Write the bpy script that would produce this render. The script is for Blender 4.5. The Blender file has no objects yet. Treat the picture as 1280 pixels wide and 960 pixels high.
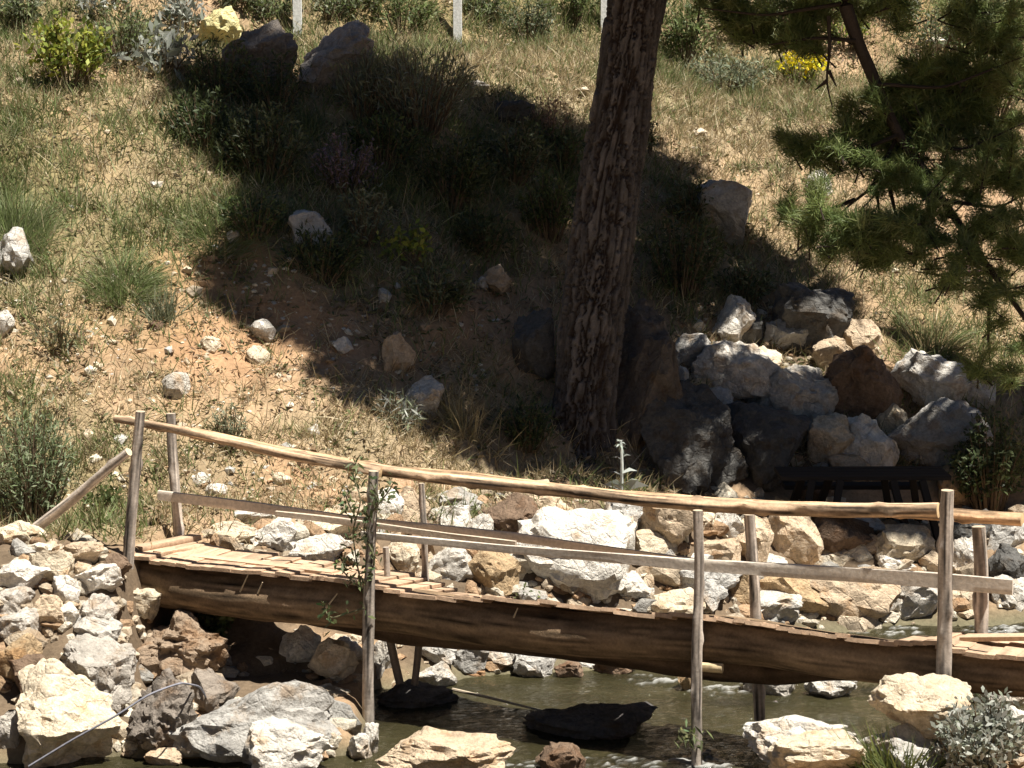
import bpy, bmesh, math, random
import numpy as np
from mathutils import Vector, Matrix

random.seed(7)
RNG = np.random.default_rng(11)
SC = bpy.context.scene
COL = SC.collection
R = math.radians

# ------------------------------------------------------------------ camera
CAMZ, PITCH, FPX = 4.2, R(7.5), 2800.0
FW = np.array([0, math.cos(PITCH), -math.sin(PITCH)])
UP = np.array([0, math.sin(PITCH), math.cos(PITCH)])
RT = np.array([1.0, 0, 0])
CAM = np.array([0, 0, CAMZ])
cd = bpy.data.cameras.new('camera')
cam = bpy.data.objects.new('camera', cd)
COL.objects.link(cam)
cam.location = CAM
cam.rotation_euler = (R(90) - PITCH, 0, 0)
cd.sensor_width = 36
cd.lens = 36 * FPX / 1280
cd.clip_end = 500
SC.camera = cam


def ray(u, v):
    u = np.asarray(u, float); v = np.asarray(v, float)
    return FW + ((u - 640) / FPX)[..., None] * RT + ((480 - v) / FPX)[..., None] * UP


def at(u, v, Y):
    d = ray(u, v)
    return CAM + d * (Y / d[1])


def proj(p):
    q = np.asarray(p, float) - CAM
    f = q @ FW
    f = np.where(f < .1, .1, f)
    return 640 + FPX * (q @ RT) / f, 480 - FPX * (q @ UP) / f


# ------------------------------------------------------------------ noise
def _h(ix, iy, iz):
    n = (ix * 374761393 + iy * 668265263 + iz * 2147483647 * 3 + 1013904223) & 0xFFFFFFFF
    n = ((n ^ (n >> 13)) * 1274126177) & 0xFFFFFFFF
    n = ((n ^ (n >> 16)) * 2246822519) & 0xFFFFFFFF
    return ((n ^ (n >> 15)) & 0xFFFFFF) / float(0xFFFFFF)


def vnoise(p):
    i = np.floor(p).astype(np.int64)
    f = p - i
    f = f * f * f * (f * (f * 6 - 15) + 10)
    r = 0
    for dx in (0, 1):
        wx = f[:, 0] if dx else 1 - f[:, 0]
        for dy in (0, 1):
            wy = f[:, 1] if dy else 1 - f[:, 1]
            for dz in (0, 1):
                wz = f[:, 2] if dz else 1 - f[:, 2]
                r = r + wx * wy * wz * _h(i[:, 0] + dx, i[:, 1] + dy, i[:, 2] + dz)
    return r * 2 - 1


def fbm(p, oct=4, gain=.5):
    p = np.asarray(p, float)
    a, s, r = 1.0, 1.0, 0
    for k in range(oct):
        r = r + a * vnoise(p * s + 17.3 * k)
        a *= gain; s *= 2.03
    return r


def fbm2(x, y, oct=4, z=0.0, gain=.5):
    x = np.asarray(x, float); sh = x.shape
    p = np.stack([x.ravel(), np.asarray(y, float).ravel(), np.full(x.size, z)], 1)
    return fbm(p, oct, gain).reshape(sh)


def sstep(a, b, x):
    t = np.clip((x - a) / (b - a), 0, 1)
    return t * t * (3 - 2 * t)


def unit(a):
    return a / np.maximum(np.linalg.norm(a, axis=-1, keepdims=True), 1e-9)


# ------------------------------------------------------------------ terrain
def terrain(X, Y):
    X = np.asarray(X, float); Y = np.asarray(Y, float)
    yfar = np.interp(X, [-8, -3, -2.75, -2.45, -1.2, -.95, -.6, 0, 1.2, 2, 3, 4.5, 9],
                     [13.5, 13.65, 13.8, 15.2, 15.35, 15.4, 15.6, 15.85, 16.05, 16.8, 17.3, 17.5, 17.8])
    w = np.interp(X, [-3, -2.6, -1.2, -.5, 1, 2, 4], [1.5, 1.3, 1.3, 1.6, 1.5, .9, .8])
    T = np.interp(X, [-4, -1, .5, 1.5, 2.4, 6], [1.0, 1.0, .98, .75, .5, .5])
    yf = np.interp(X, [-9, -6, -4, -1, .7, 3, 6, 10], [15.7, 16.0, 16.35, 17.5, 18.8, 19.2, 19.6, 20])
    d = Y - yfar
    shelf = .16 * sstep(-.7, -1.1, X) * sstep(13.55, 13.9, Y)
    z = np.where(d < 0, np.maximum(-.4 * sstep(0, .7, -d), -.4 + shelf * 3.4), np.maximum(shelf, 0) * (1 - sstep(0, .5, d)) + T * sstep(-.15, 1, d / w))
    e = np.maximum(Y - yf, 0)
    hill = .60 * np.minimum(e, 4.6) + .46 * np.clip(e - 4.6, 0, 1.6) + .15 * np.clip(e - 6.2, 0, 1.6) + .78 * np.maximum(e - 7.8, 0)
    hill = hill * sstep(0, .5, e)
    z = z + hill
    # near bank: low gravelly shelf on the right, viewer's bank far in front
    yn = np.interp(X, [-9, .9, 1.35, 1.8, 2.6, 3.2, 4.2, 8], [10.8, 10.9, 12.4, 13.35, 13.5, 14.0, 14.6, 15.2])
    d2 = yn - Y
    near = np.where(d2 > 0, .32 * sstep(0, .55, d2) + .42 * sstep(2.0, 3.0, X) * sstep(.5, 1.4, d2) * sstep(11.6, 12.6, Y)
                    + 2.3 * sstep(2.3, 11, d2), -.4 * sstep(0, .7, -d2))
    z = np.maximum(z, near)
    land = sstep(.05, .5, z)
    z = z + land * (.10 * fbm2(X * .8, Y * .8, 3, 3.1) + .05 * fbm2(X * 3.1, Y * 3.1, 4, 9.2))
    z = z + .02 * fbm2(X * 6, Y * 6, 2, 4.4) + land * .016 * fbm2(X * 15, Y * 15, 2, 14.4)
    return z


_YS = np.arange(11.0, 46, .04)


def hit(u, v):
    """first point of the ground along the sight line of pixel (u, v)"""
    u = np.atleast_1d(np.asarray(u, float)); v = np.atleast_1d(np.asarray(v, float))
    d = ray(u, v)
    k = d / d[:, 1:2]
    out = np.zeros((len(u), 3))
    for a in range(0, len(u), 400):
        kk = k[a:a + 400]
        P = CAM + kk[:, None, :] * _YS[None, :, None]
        below = P[..., 2] <= np.maximum(terrain(P[..., 0], P[..., 1]), 0.0)
        i = np.where(below.any(1), below.argmax(1), len(_YS) - 1)
        out[a:a + 400] = P[np.arange(len(kk)), i]
    return out


# ------------------------------------------------------------------ objects
def tag(o, label=None, cat=None, group=None, kind=None):
    if label: o['label'] = label
    if cat: o['category'] = cat
    if group: o['group'] = group
    if kind: o['kind'] = kind
    return o


def empty(name, loc, label=None, cat=None, group=None):
    o = bpy.data.objects.new(name, None)
    o.empty_display_size = .1
    COL.objects.link(o)
    o.location = loc
    return tag(o, label, cat, group)


def link(name, me, mat, parent=None, origin=None):
    o = bpy.data.objects.new(name, me)
    COL.objects.link(o)
    if mat and not me.materials: me.materials.append(mat)
    if parent is not None:
        o.parent = parent
        o.matrix_parent_inverse = Matrix.Translation(parent.location).inverted()
    if origin is not None:
        o.location = origin
    return o


def set_mesh(name, V, loops, starts, totals, C=None, smooth=True):
    me = bpy.data.meshes.new(name)
    V = np.ascontiguousarray(V, np.float32)
    me.vertices.add(len(V)); me.vertices.foreach_set('co', V.ravel())
    me.loops.add(len(loops)); me.loops.foreach_set('vertex_index', np.asarray(loops, np.int32))
    me.polygons.add(len(starts))
    me.polygons.foreach_set('loop_start', np.asarray(starts, np.int32))
    me.polygons.foreach_set('use_smooth', np.full(len(starts), smooth))
    if C is not None:
        a = me.attributes.new('col', 'FLOAT_COLOR', 'POINT')
        c4 = np.ones((len(V), 4), np.float32); c4[:, :3] = C
        a.data.foreach_set('color', c4.ravel())
    me.update(calc_edges=True)
    me.validate()
    return me


class MB:
    def __init__(s): s.v = []; s.f = []; s.c = []; s.n = 0

    def add(s, V, F, c):
        V = np.asarray(V, float)
        s.v.append(V)
        s.f += [tuple(i + s.n for i in f) for f in F]
        c = np.asarray(c, float)
        s.c.append(np.broadcast_to(c, V.shape) if c.ndim == 1 else c)
        s.n += len(V)
        return s

    def tube(s, pts, rad, c, seg=12, step=.08, wob=.06, streak=.25, seed=0, caps=True, knots=0, capc=None):
        pts = np.asarray(pts, float)
        L = np.concatenate([[0], np.cumsum(np.linalg.norm(np.diff(pts, axis=0), axis=1))])
        n = max(3, int(L[-1] / step) + 1)
        t = np.linspace(0, L[-1], n)
        P = np.stack([np.interp(t, L, pts[:, k]) for k in range(3)], 1)
        if len(pts) > 2:
            for _ in range(3):
                P[1:-1] = (P[:-2] + 2 * P[1:-1] + P[2:]) / 4
        rr = np.interp(t, np.linspace(0, L[-1], len(np.atleast_1d(rad))), np.atleast_1d(rad)) if np.ndim(rad) else np.full(n, rad)
        T = unit(np.gradient(P, axis=0))
        ref = np.array([0, 0, 1.0]) if abs(T[0][2]) < .8 else np.array([1.0, 0, 0])
        A = unit(np.cross(T, ref)); B = np.cross(T, A)
        th = np.linspace(0, 2 * np.pi, seg, endpoint=False)
        nz = np.stack([np.repeat(t, seg) * 2.2, np.tile(np.cos(th), n) * 1.3 + seed * 7.1, np.tile(np.sin(th), n) * 1.3], 1)
        w = 1 + wob * fbm(nz, 3).reshape(n, seg)
        for k in range(knots):
            tk, ak = RNG.uniform(.05, .95) * L[-1], RNG.uniform(0, 6.28)
            dd = ((t[:, None] - tk) / .03) ** 2 + ((np.angle(np.exp(1j * (th - ak))))[None] / .45) ** 2
            w = w + .35 * np.exp(-dd)
        # slow bends of natural wood
        P = P + (A * (fbm2(t * .9, t * 0 + seed * 3.3, 2))[:, None] + B * (fbm2(t * .9, t * 0 + seed * 5.7 + 9, 2))[:, None]) * np.mean(rr) * wob * 4
        V = P[:, None, :] + (np.cos(th)[None, :, None] * A[:, None, :] + np.sin(th)[None, :, None] * B[:, None, :]) * (rr[:, None] * w)[..., None]
        F = [(i * seg + j, i * seg + (j + 1) % seg, (i + 1) * seg + (j + 1) % seg, (i + 1) * seg + j) for i in range(n - 1) for j in range(seg)]
        g = fbm(np.stack([np.repeat(t, seg) * 2.5, np.tile(np.cos(th), n) * 9 + seed, np.tile(np.sin(th), n) * 9], 1), 4, .65)
        g2 = fbm(np.stack([np.repeat(t, seg) * 1.1, np.tile(np.cos(th), n) * .9 - seed, np.tile(np.sin(th), n) * .9], 1), 2)
        cc = np.asarray(c, float)[None] * (1 + streak * g + streak * .6 * g2)[:, None]
        s.add(V.reshape(-1, 3), F, np.clip(cc, .005, 1))
        if caps:
            for i, sg in ((0, -1), (n - 1, 1)):
                ring = V[i]
                ctr = ring.mean(0) + T[i] * sg * rr[i] * .12
                Fc = [(j, (j + 1) % seg, seg) if sg > 0 else ((j + 1) % seg, j, seg) for j in range(seg)]
                s.add(np.vstack([ring, ctr]), Fc, np.asarray(capc if capc is not None else np.asarray(c) * 1.1))
        return s

    def beam(s, pts, half_a, half_b, adir, c, step=.12, seed=0, jag=.0):
        """rectangular section swept along pts; adir = direction of half_a"""
        pts = np.asarray(pts, float)
        L = np.concatenate([[0], np.cumsum(np.linalg.norm(np.diff(pts, axis=0), axis=1))])
        n = max(2, int(L[-1] / step) + 1)
        t = np.linspace(0, L[-1], n)
        P = np.stack([np.interp(t, L, pts[:, k]) for k in range(3)], 1)
        T = unit(np.gradient(P, axis=0)) if n > 2 else unit(np.repeat((P[1:] - P[:1]), 2, 0))
        A = np.asarray(adir, float); A = unit(A - (T @ A)[:, None] * T); B = np.cross(T, A)
        ha = np.interp(t, np.linspace(0, L[-1], len(np.atleast_1d(half_a))), np.atleast_1d(half_a))
        # chamfered section of 8 points, on each face a few points for grain
        q = np.array([(-1, -.75), (-.92, -1), (-.3, -1), (.3, -1), (.92, -1), (1, -.75), (1, .75), (.92, 1), (.3, 1), (-.3, 1), (-.92, 1), (-1, .75)])
        m = len(q)
        jj = 1 + jag * fbm(np.stack([np.repeat(t * 3, m), np.tile(q[:, 0] * 2, n) + seed * 3.7, np.tile(q[:, 1] * 2, n)], 1), 3).reshape(n, m)
        V = P[:, None] + A[:, None] * (q[None, :, 0] * ha[:, None] * jj)[..., None] + B[:, None] * (q[None, :, 1] * half_b * jj)[..., None]
        F = [(i * m + j, i * m + (j + 1) % m, (i + 1) * m + (j + 1) % m, (i + 1) * m + j) for i in range(n - 1) for j in range(m)]
        F += [tuple(range(m))[::-1], tuple((n - 1) * m + j for j in range(m))]
        g = fbm(np.stack([np.repeat(t * 2, m), np.tile(q[:, 0] * 6, n) + seed * 5.1, np.tile(q[:, 1] * 6, n)], 1), 3)
        s.add(V.reshape(-1, 3), F, np.clip(np.asarray(c)[None] * (1 + .22 * g)[:, None], .005, 1))
        return s

    def mesh(s, name, smooth=True):
        V = np.vstack(s.v); C = np.vstack(s.c)
        tot = np.array([len(f) for f in s.f]); st = np.concatenate([[0], np.cumsum(tot)[:-1]])
        lp = np.fromiter((i for f in s.f for i in f), np.int32)
        return set_mesh(name, V, lp, st, tot, C, smooth)

    def build(s, name, mat, parent=None, smooth=True, sharp=40):
        me = s.mesh(name, smooth)
        if smooth and sharp: me.set_sharp_from_angle(angle=R(sharp))
        return link(name, me, mat, parent)


def blades_mesh(name, P, D, L, W, C, droop=.0, wb=1.0, wm=.8, side=None):
    """n narrow leaves: base pair, middle pair, tip"""
    n = len(P)
    D = unit(D)
    L = np.broadcast_to(L, n)[:, None]; W = np.broadcast_to(W, n)[:, None]; dr = np.broadcast_to(droop, n)[:, None]
    if side is None: side = RNG.normal(size=(n, 3))
    S = unit(np.cross(D, side))
    dn = np.array([[0, 0, -1.0]])
    mid = P + D * L * .52 + dn * L * dr * .25
    tip = P + D * L + dn * L * dr
    V = np.stack([P - S * W * wb / 2, P + S * W * wb / 2, mid - S * W * wm / 2, mid + S * W * wm / 2, tip], 1)
    base = np.arange(n)[:, None] * 5
    lp = (base + np.array([[0, 1, 3, 2, 2, 3, 4]])).ravel()
    st = (np.arange(n)[:, None] * 7 + np.array([[0, 4]])).ravel()
    return set_mesh(name, V.reshape(-1, 3), lp, st, None, np.repeat(C, 5, 0), True)


def jit(c, n, s=.25, hue=.1):
    c = np.asarray(c, float)
    return np.clip(c[None] * (1 + RNG.normal(size=(n, 1)) * s) * (1 + RNG.normal(size=(n, 3)) * hue), .004, .9)


# ------------------------------------------------------------------ materials
def newmat(name):
    m = bpy.data.materials.new(name); m.use_nodes = True
    nt = m.node_tree
    b = nt.nodes['Principled BSDF']
    b.inputs['Roughness'].default_value = .85
    return m, nt, b


def N(nt, t, **kw):
    n = nt.nodes.new(t)
    for k, v in kw.items():
        if k in n.inputs: n.inputs[k].default_value = v
        else: setattr(n, k, v)
    return n


def attr(nt, name='col'):
    a = nt.nodes.new('ShaderNodeAttribute'); a.attribute_name = name
    return a.outputs['Color']


def mixc(nt, a, b, f, mode='MIX'):
    m = nt.nodes.new('ShaderNodeMix'); m.data_type = 'RGBA'; m.blend_type = mode; m.clamp_factor = True
    for sock, val in ((m.inputs[6], a), (m.inputs[7], b), (m.inputs[0], f)):
        if hasattr(val, 'is_linked') or isinstance(val, bpy.types.NodeSocket): nt.links.new(val, sock)
        elif isinstance(val, (int, float)): sock.default_value = val
        else: sock.default_value = (*val, 1)
    return m.outputs[2]


def maprange(nt, v, a, b, c=0., d=1.):
    m = nt.nodes.new('ShaderNodeMapRange')
    nt.links.new(v, m.inputs[0])
    for i, x in enumerate((a, b, c, d)): m.inputs[i + 1].default_value = x
    return m.outputs[0]


def bump(nt, b, h, strength=.5, dist=.02):
    n = N(nt, 'ShaderNodeBump'); n.inputs['Strength'].default_value = strength; n.inputs['Distance'].default_value = dist
    nt.links.new(h, n.inputs['Height']); nt.links.new(n.outputs[0], b.inputs['Normal'])


def leaf_mat(name, trans=.35, rough=.55):
    m, nt, b = newmat(name)
    c = attr(nt)
    nt.links.new(c, b.inputs['Base Color']); b.inputs['Roughness'].default_value = rough
    b.inputs['Specular IOR Level'].default_value = .3
    t = N(nt, 'ShaderNodeBsdfTranslucent'); nt.links.new(c, t.inputs[0])
    mx = N(nt, 'ShaderNodeMixShader'); mx.inputs[0].default_value = trans
    nt.links.new(b.outputs[0], mx.inputs[1]); nt.links.new(t.outputs[0], mx.inputs[2])
    nt.links.new(mx.outputs[0], nt.nodes['Material Output'].inputs[0])
    return m


def wood_mat(name, rough=.8):
    m, nt, b = newmat(name)
    tc = N(nt, 'ShaderNodeTexCoord')
    n1 = N(nt, 'ShaderNodeTexNoise', Scale=35, Detail=6, Roughness=.7); nt.links.new(tc.outputs['Object'], n1.inputs['Vector'])
    f = maprange(nt, n1.outputs[0], .3, .7, .72, 1.2)
    c = mixc(nt, attr(nt), (1, 1, 1), 0.)
    hsv = N(nt, 'ShaderNodeHueSaturation'); nt.links.new(c, hsv.inputs['Color']); nt.links.new(f, hsv.inputs['Value'])
    nt.links.new(hsv.outputs[0], b.inputs['Base Color']); b.inputs['Roughness'].default_value = rough
    b.inputs['Specular IOR Level'].default_value = .25
    bump(nt, b, n1.outputs[0], .35, .01)
    return m


def rock_mat(name='limestone', from_attr=False):
    m, nt, b = newmat(name)
    tc = N(nt, 'ShaderNodeTexCoord'); oi = N(nt, 'ShaderNodeObjectInfo')
    mul = N(nt, 'ShaderNodeMath', operation='MULTIPLY'); nt.links.new(oi.outputs['Random'], mul.inputs[0]); mul.inputs[1].default_value = 90
    av = N(nt, 'ShaderNodeVectorMath', operation='ADD'); nt.links.new(tc.outputs['Object'], av.inputs[0]); nt.links.new(mul.outputs[0], av.inputs[1])
    def nz(scale, det=6, ro=.6):
        n = N(nt, 'ShaderNodeTexNoise', Scale=scale, Detail=det, Roughness=ro); nt.links.new(av.outputs[0], n.inputs['Vector']); return n.outputs[0]
    a, bb, cc, dd = nz(3.2, 8, .65), nz(5.5, 6, .6), nz(38, 6, .7), nz(11, 8, .65)
    tint = attr(nt) if from_attr else oi.outputs['Color']
    dark = mixc(nt, tint, (.42, .41, .40), 1., 'MULTIPLY')
    c = mixc(nt, tint, dark, maprange(nt, a, .55, .72, 0, .75))
    stain = mixc(nt, tint, (.92, .62, .34), 1., 'MULTIPLY')
    c = mixc(nt, c, stain, maprange(nt, bb, .54, .68, 0, .5))
    hsv = N(nt, 'ShaderNodeHueSaturation'); nt.links.new(c, hsv.inputs['Color'])
    val = N(nt, 'ShaderNodeMath', operation='MULTIPLY')
    nt.links.new(maprange(nt, cc, .3, .7, .72, 1.22), val.inputs[0]); nt.links.new(maprange(nt, dd, .3, .72, 1.18, .72), val.inputs[1])
    nt.links.new(val.outputs[0], hsv.inputs['Value'])
    nt.links.new(hsv.outputs[0], b.inputs['Base Color']); b.inputs['Roughness'].default_value = .92
    b.inputs['Specular IOR Level'].default_value = .2
    vo = N(nt, 'ShaderNodeTexVoronoi', Scale=9, feature='DISTANCE_TO_EDGE'); nt.links.new(av.outputs[0], vo.inputs['Vector'])
    s1 = N(nt, 'ShaderNodeMath', operation='MULTIPLY_ADD'); nt.links.new(cc, s1.inputs[0]); s1.inputs[1].default_value = .45; nt.links.new(dd, s1.inputs[2])
    s2 = N(nt, 'ShaderNodeMath', operation='MULTIPLY_ADD'); nt.links.new(maprange(nt, vo.outputs['Distance'], 0, .08), s2.inputs[0]); s2.inputs[1].default_value = .12; nt.links.new(s1.outputs[0], s2.inputs[2])
    bump(nt, b, s2.outputs[0], 1.0, .05)
    return m


def attr_ground(name, scale=30, strength=.6, dist=.02, var=.3):
    m, nt, b = newmat(name)
    tc = N(nt, 'ShaderNodeTexCoord')
    n1 = N(nt, 'ShaderNodeTexNoise', Scale=scale, Detail=8, Roughness=.72); nt.links.new(tc.outputs['Object'], n1.inputs['Vector'])
    n2 = N(nt, 'ShaderNodeTexNoise', Scale=scale / 7, Detail=6, Roughness=.65); nt.links.new(tc.outputs['Object'], n2.inputs['Vector'])
    f = N(nt, 'ShaderNodeMath', operation='MULTIPLY')
    nt.links.new(maprange(nt, n1.outputs[0], .3, .7, 1 - var, 1 + var), f.inputs[0]); nt.links.new(maprange(nt, n2.outputs[0], .3, .7, 1 - var * .7, 1 + var * .7), f.inputs[1])
    hsv = N(nt, 'ShaderNodeHueSaturation'); nt.links.new(attr(nt), hsv.inputs['Color']); nt.links.new(f.outputs[0], hsv.inputs['Value'])
    nt.links.new(hsv.outputs[0], b.inputs['Base Color']); b.inputs['Roughness'].default_value = .95
    b.inputs['Specular IOR Level'].default_value = .15
    bump(nt, b, n1.outputs[0], strength, dist)
    return m


M_LEAF = leaf_mat('leaf')
M_GRASS = leaf_mat('grass_blade', .3, .6)
M_NEEDLE = leaf_mat('pine_needle', .38, .5)
M_WOOD = wood_mat('weathered_wood')
M_ROCK = rock_mat()
M_RUBBLE = rock_mat('rubble_stone', True)
M_SOIL = attr_ground('dry_soil')
M_CHIP = attr_ground('stone_chip', 60, .4, .01, .25)
M_DARK, _nt, _b = newmat('dark_shaded_wood'); _b.inputs['Base Color'].default_value = (.035, .03, .026, 1); _b.inputs['Roughness'].default_value = .95; _b.inputs['Specular IOR Level'].default_value = .05  # near-black table wood; the shade on the table is put into this colour
M_BARK = attr_ground('pine_bark', 60, .5, .012, .25)

# ------------------------------------------------------------------ light
TO_SUN = unit(np.array([.30, -.20, .93]))
el = math.asin(TO_SUN[2]); az = math.atan2(TO_SUN[0], TO_SUN[1])
w = bpy.data.worlds.new('World'); SC.world = w; w.use_nodes = True
nt = w.node_tree
sky = nt.nodes.new('ShaderNodeTexSky'); sky.sky_type = 'NISHITA'; sky.sun_disc = False
sky.altitude = 2600; sky.air_density = .75; sky.dust_density = .3; sky.sun_elevation = el; sky.sun_rotation = az
nt.links.new(sky.outputs[0], nt.nodes['Background'].inputs[0])
nt.nodes['Background'].inputs[1].default_value = .05
sd = bpy.data.lights.new('sun', 'SUN'); sd.energy = 5.0; sd.angle = R(.5); sd.color = (1, .955, .88)
so = bpy.data.objects.new('sun', sd); COL.objects.link(so)
so.rotation_euler = Vector(TO_SUN).to_track_quat('Z', 'Y').to_euler()
so.location = (6, -6, 20)
SC.view_settings.view_transform = 'Standard'; SC.view_settings.look = 'None'
SC.view_settings.exposure = 1.1; SC.view_settings.gamma = 1
SC.cycles.max_bounces = 6; SC.cycles.diffuse_bounces = 2

# ------------------------------------------------------------------ layout masks (what grows where, seen in plan through the frame)
def blobs(u, v, lst):
    r = np.zeros_like(u)
    for (cu, cv, ru, rv, wt) in lst:
        q = ((u - cu) / ru) ** 2 + ((v - cv) / rv) ** 2
        r = np.maximum(r, wt * np.exp(-q * .8))
    return r


GREEN = [(30, 240, 110, 120, 1.1), (150, 310, 80, 90, 1), (265, 255, 90, 60, .9), (110, 180, 150, 80, .65), (1240, 20, 120, 60, .8), (60, 20, 120, 50, .8), (100, 600, 90, 60, .7), (30, 560, 70, 90, .8), (620, 20, 250, 45, .9),
         (880, 90, 130, 45, .9), (340, 60, 80, 40, .6), (480, 70, 90, 50, .7), (150, 60, 110, 50, .5), (1000, 120, 100, 40, .6), (400, 210, 170, 110, 1), (620, 230, 120, 90, .9), (300, 170, 90, 80, .9),
         (860, 300, 80, 70, .5), (1160, 390, 60, 50, .6), (1240, 420, 50, 90, .5), (210, 380, 30, 50, .5), (560, 190, 160, 70, .5), (1240, 560, 60, 60, .6)]
STRAW = [(800, 120, 200, 60, 1), (950, 160, 130, 60, 1), (1000, 290, 90, 80, .7), (450, 545, 130, 45, 1), (560, 580, 90, 30, 1), (300, 545, 120, 60, .6), (150, 150, 150, 90, .5),
         (230, 220, 110, 70, .6), (60, 400, 90, 80, .5), (1100, 320, 80, 80, .5), (600, 90, 120, 40, .8), (590, 480, 60, 80, .5), (160, 560, 120, 90, .5), (700, 575, 120, 22, .5)]
BARE = [(300, 330, 130, 45, 1), (330, 420, 110, 70, .9), (110, 170, 60, 40, .6), (240, 450, 160, 70, .8), (40, 440, 90, 60, .5), (560, 400, 120, 60, .7), (1130, 330, 60, 60, .5),
        (1150, 20, 50, 40, .9), (600, 10, 40, 30, .5), (450, 20, 40, 30, .5), (390, 600, 70, 35, .7)]


def cover(P):
    u, v = proj(P)
    nz = fbm2(P[:, 0] * 1.3, P[:, 1] * 1.3, 3, 5.5)
    g = blobs(u, v, GREEN) + .22 * nz
    s = blobs(u, v, STRAW) + .2 * fbm2(P[:, 0] * 1.7, P[:, 1] * 1.7, 3, 8.1)
    b = blobs(u, v, BARE)
    return u, v, np.clip(g, 0, 1), np.clip(s, 0, 1), b


# ------------------------------------------------------------------ ground
def spread(a, b, step, far):
    mid = np.arange(a, b + 1e-6, step)
    lo, hi, d = [], [], step
    x = a
    while x > -far:
        d *= 1.35; x -= d; lo.append(x)
    d, x = step, b
    while x < far:
        d *= 1.35; x += d; hi.append(x)
    return np.concatenate([lo[::-1], mid, hi])


gx = spread(-5.6, 5.6, .045, 70); gy = spread(11.6, 27, .05, 90)
GX, GY = np.meshgrid(gx, gy)
GZ = terrain(GX, GY)
nx, ny = len(gx), len(gy)
V = np.stack([GX, GY, GZ], -1).reshape(-1, 3)
u_, v_, g_, s_, b_ = cover(V)
soil = np.array([.31, .21, .128]); soil2 = np.array([.35, .195, .10]); litter = np.array([.31, .25, .155]); green = np.array([.13, .14, .05]); bed = np.array([.13, .115, .07])
n_ = fbm2(V[:, 0] * 2.2, V[:, 1] * 2.2, 4, 2.2)
C = soil[None] * (1 + .25 * n_)[:, None]
C = C + (soil2 - C) * (np.clip(b_ * .8 + .2 * n_, 0, 1))[:, None]
C = C + (litter - C) * (s_ * .8)[:, None]
C = C + (green - C) * (g_ * .65)[:, None]
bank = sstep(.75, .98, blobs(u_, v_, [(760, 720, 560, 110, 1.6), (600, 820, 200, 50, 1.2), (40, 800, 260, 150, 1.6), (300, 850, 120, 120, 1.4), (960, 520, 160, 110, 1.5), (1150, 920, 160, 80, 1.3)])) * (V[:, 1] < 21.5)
C = C + (np.array([.105, .078, .052]) - C) * (.85 * bank)[:, None]  # shade of the gaps between the bank rocks, painted into the soil colour
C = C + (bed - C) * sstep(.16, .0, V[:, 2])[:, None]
ii = np.arange(nx * ny).reshape(ny, nx)
q = np.stack([ii[:-1, :-1], ii[:-1, 1:], ii[1:, 1:], ii[1:, :-1]], -1).reshape(-1, 4)
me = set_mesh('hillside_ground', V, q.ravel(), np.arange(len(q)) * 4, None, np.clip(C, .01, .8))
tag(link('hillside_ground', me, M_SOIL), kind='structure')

# ------------------------------------------------------------------ stream
FOAM = [(815, 851, 34, 7, .9), (900, 862, 46, 9, .9), (1010, 868, 20, 6, .4), (1080, 786, 30, 6, 1), (1130, 790, 26, 7, 1), (1250, 787, 40, 8, 1), (770, 955, 60, 12, .8), (880, 953, 46, 16, .9), (1085, 848, 25, 12, .35),
        (650, 958, 40, 8, .6), (640, 862, 40, 5, .25), (930, 852, 20, 5, .8)]
wx = np.arange(-6, 6.01, .025); wy = np.arange(11, 19, .025)
WX, WY = np.meshgrid(wx, wy)
P = np.stack([WX, WY, 0 * WX], -1).reshape(-1, 3)
u_, v_ = proj(P)
fo = blobs(u_, v_, FOAM)
rp = fbm2(P[:, 0] * 1.5 + P[:, 1] * .6, P[:, 1] * 4.2, 4, 1.7)
fn = fbm2(P[:, 0] * 9, P[:, 1] * 22, 4, 6.7, .75)
P[:, 2] = .012 * rp + .012 * fo * (.3 + fn) + .004 * fn
fm = .6 * sstep(.46, 1.2, fo * (.62 + 1.1 * fn))
deep = np.array([.034, .030, .014]); 
C = deep[None] * (1 + .45 * fbm2(P[:, 0] * 1.1, P[:, 1] * 3, 3, 3.3))[:, None]
C = C + (np.array([.5, .5, .47]) - C) * fm[:, None]
ii = np.arange(len(P)).reshape(len(wy), len(wx))
q = np.stack([ii[:-1, :-1], ii[:-1, 1:], ii[1:, 1:], ii[1:, :-1]], -1).reshape(-1, 4)
me = set_mesh('stream_water', P, q.ravel(), np.arange(len(q)) * 4, None, np.clip(C, .01, .9))
M_WATER, nt, b = newmat('stream_water')
c = attr(nt); nt.links.new(c, b.inputs['Base Color'])
b.inputs['IOR'].default_value = 1.33
sep = N(nt, 'ShaderNodeSeparateColor'); nt.links.new(c, sep.inputs[0])
nt.links.new(maprange(nt, sep.outputs[2], .08, .4, .045, .7), b.inputs['Roughness'])
tc = N(nt, 'ShaderNodeTexCoord'); mp = N(nt, 'ShaderNodeMapping'); mp.inputs['Scale'].default_value = (7, 20, 7); nt.links.new(tc.outputs['Object'], mp.inputs[0])
n1 = N(nt, 'ShaderNodeTexNoise', Scale=1, Detail=5, Roughness=.6); nt.links.new(mp.outputs[0], n1.inputs['Vector'])
bump(nt, b, n1.outputs[0], .8, .05)
tr = N(nt, 'ShaderNodeBsdfTransparent'); mx = N(nt, 'ShaderNodeMixShader'); nt.links.new(maprange(nt, sep.outputs[2], .06, .2, .12, 0), mx.inputs[0])
nt.links.new(b.outputs[0], mx.inputs[1]); nt.links.new(tr.outputs[0], mx.inputs[2]); nt.links.new(mx.outputs[0], nt.nodes['Material Output'].inputs[0])
tag(link('stream_water', me, M_WATER), kind='structure')

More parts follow.
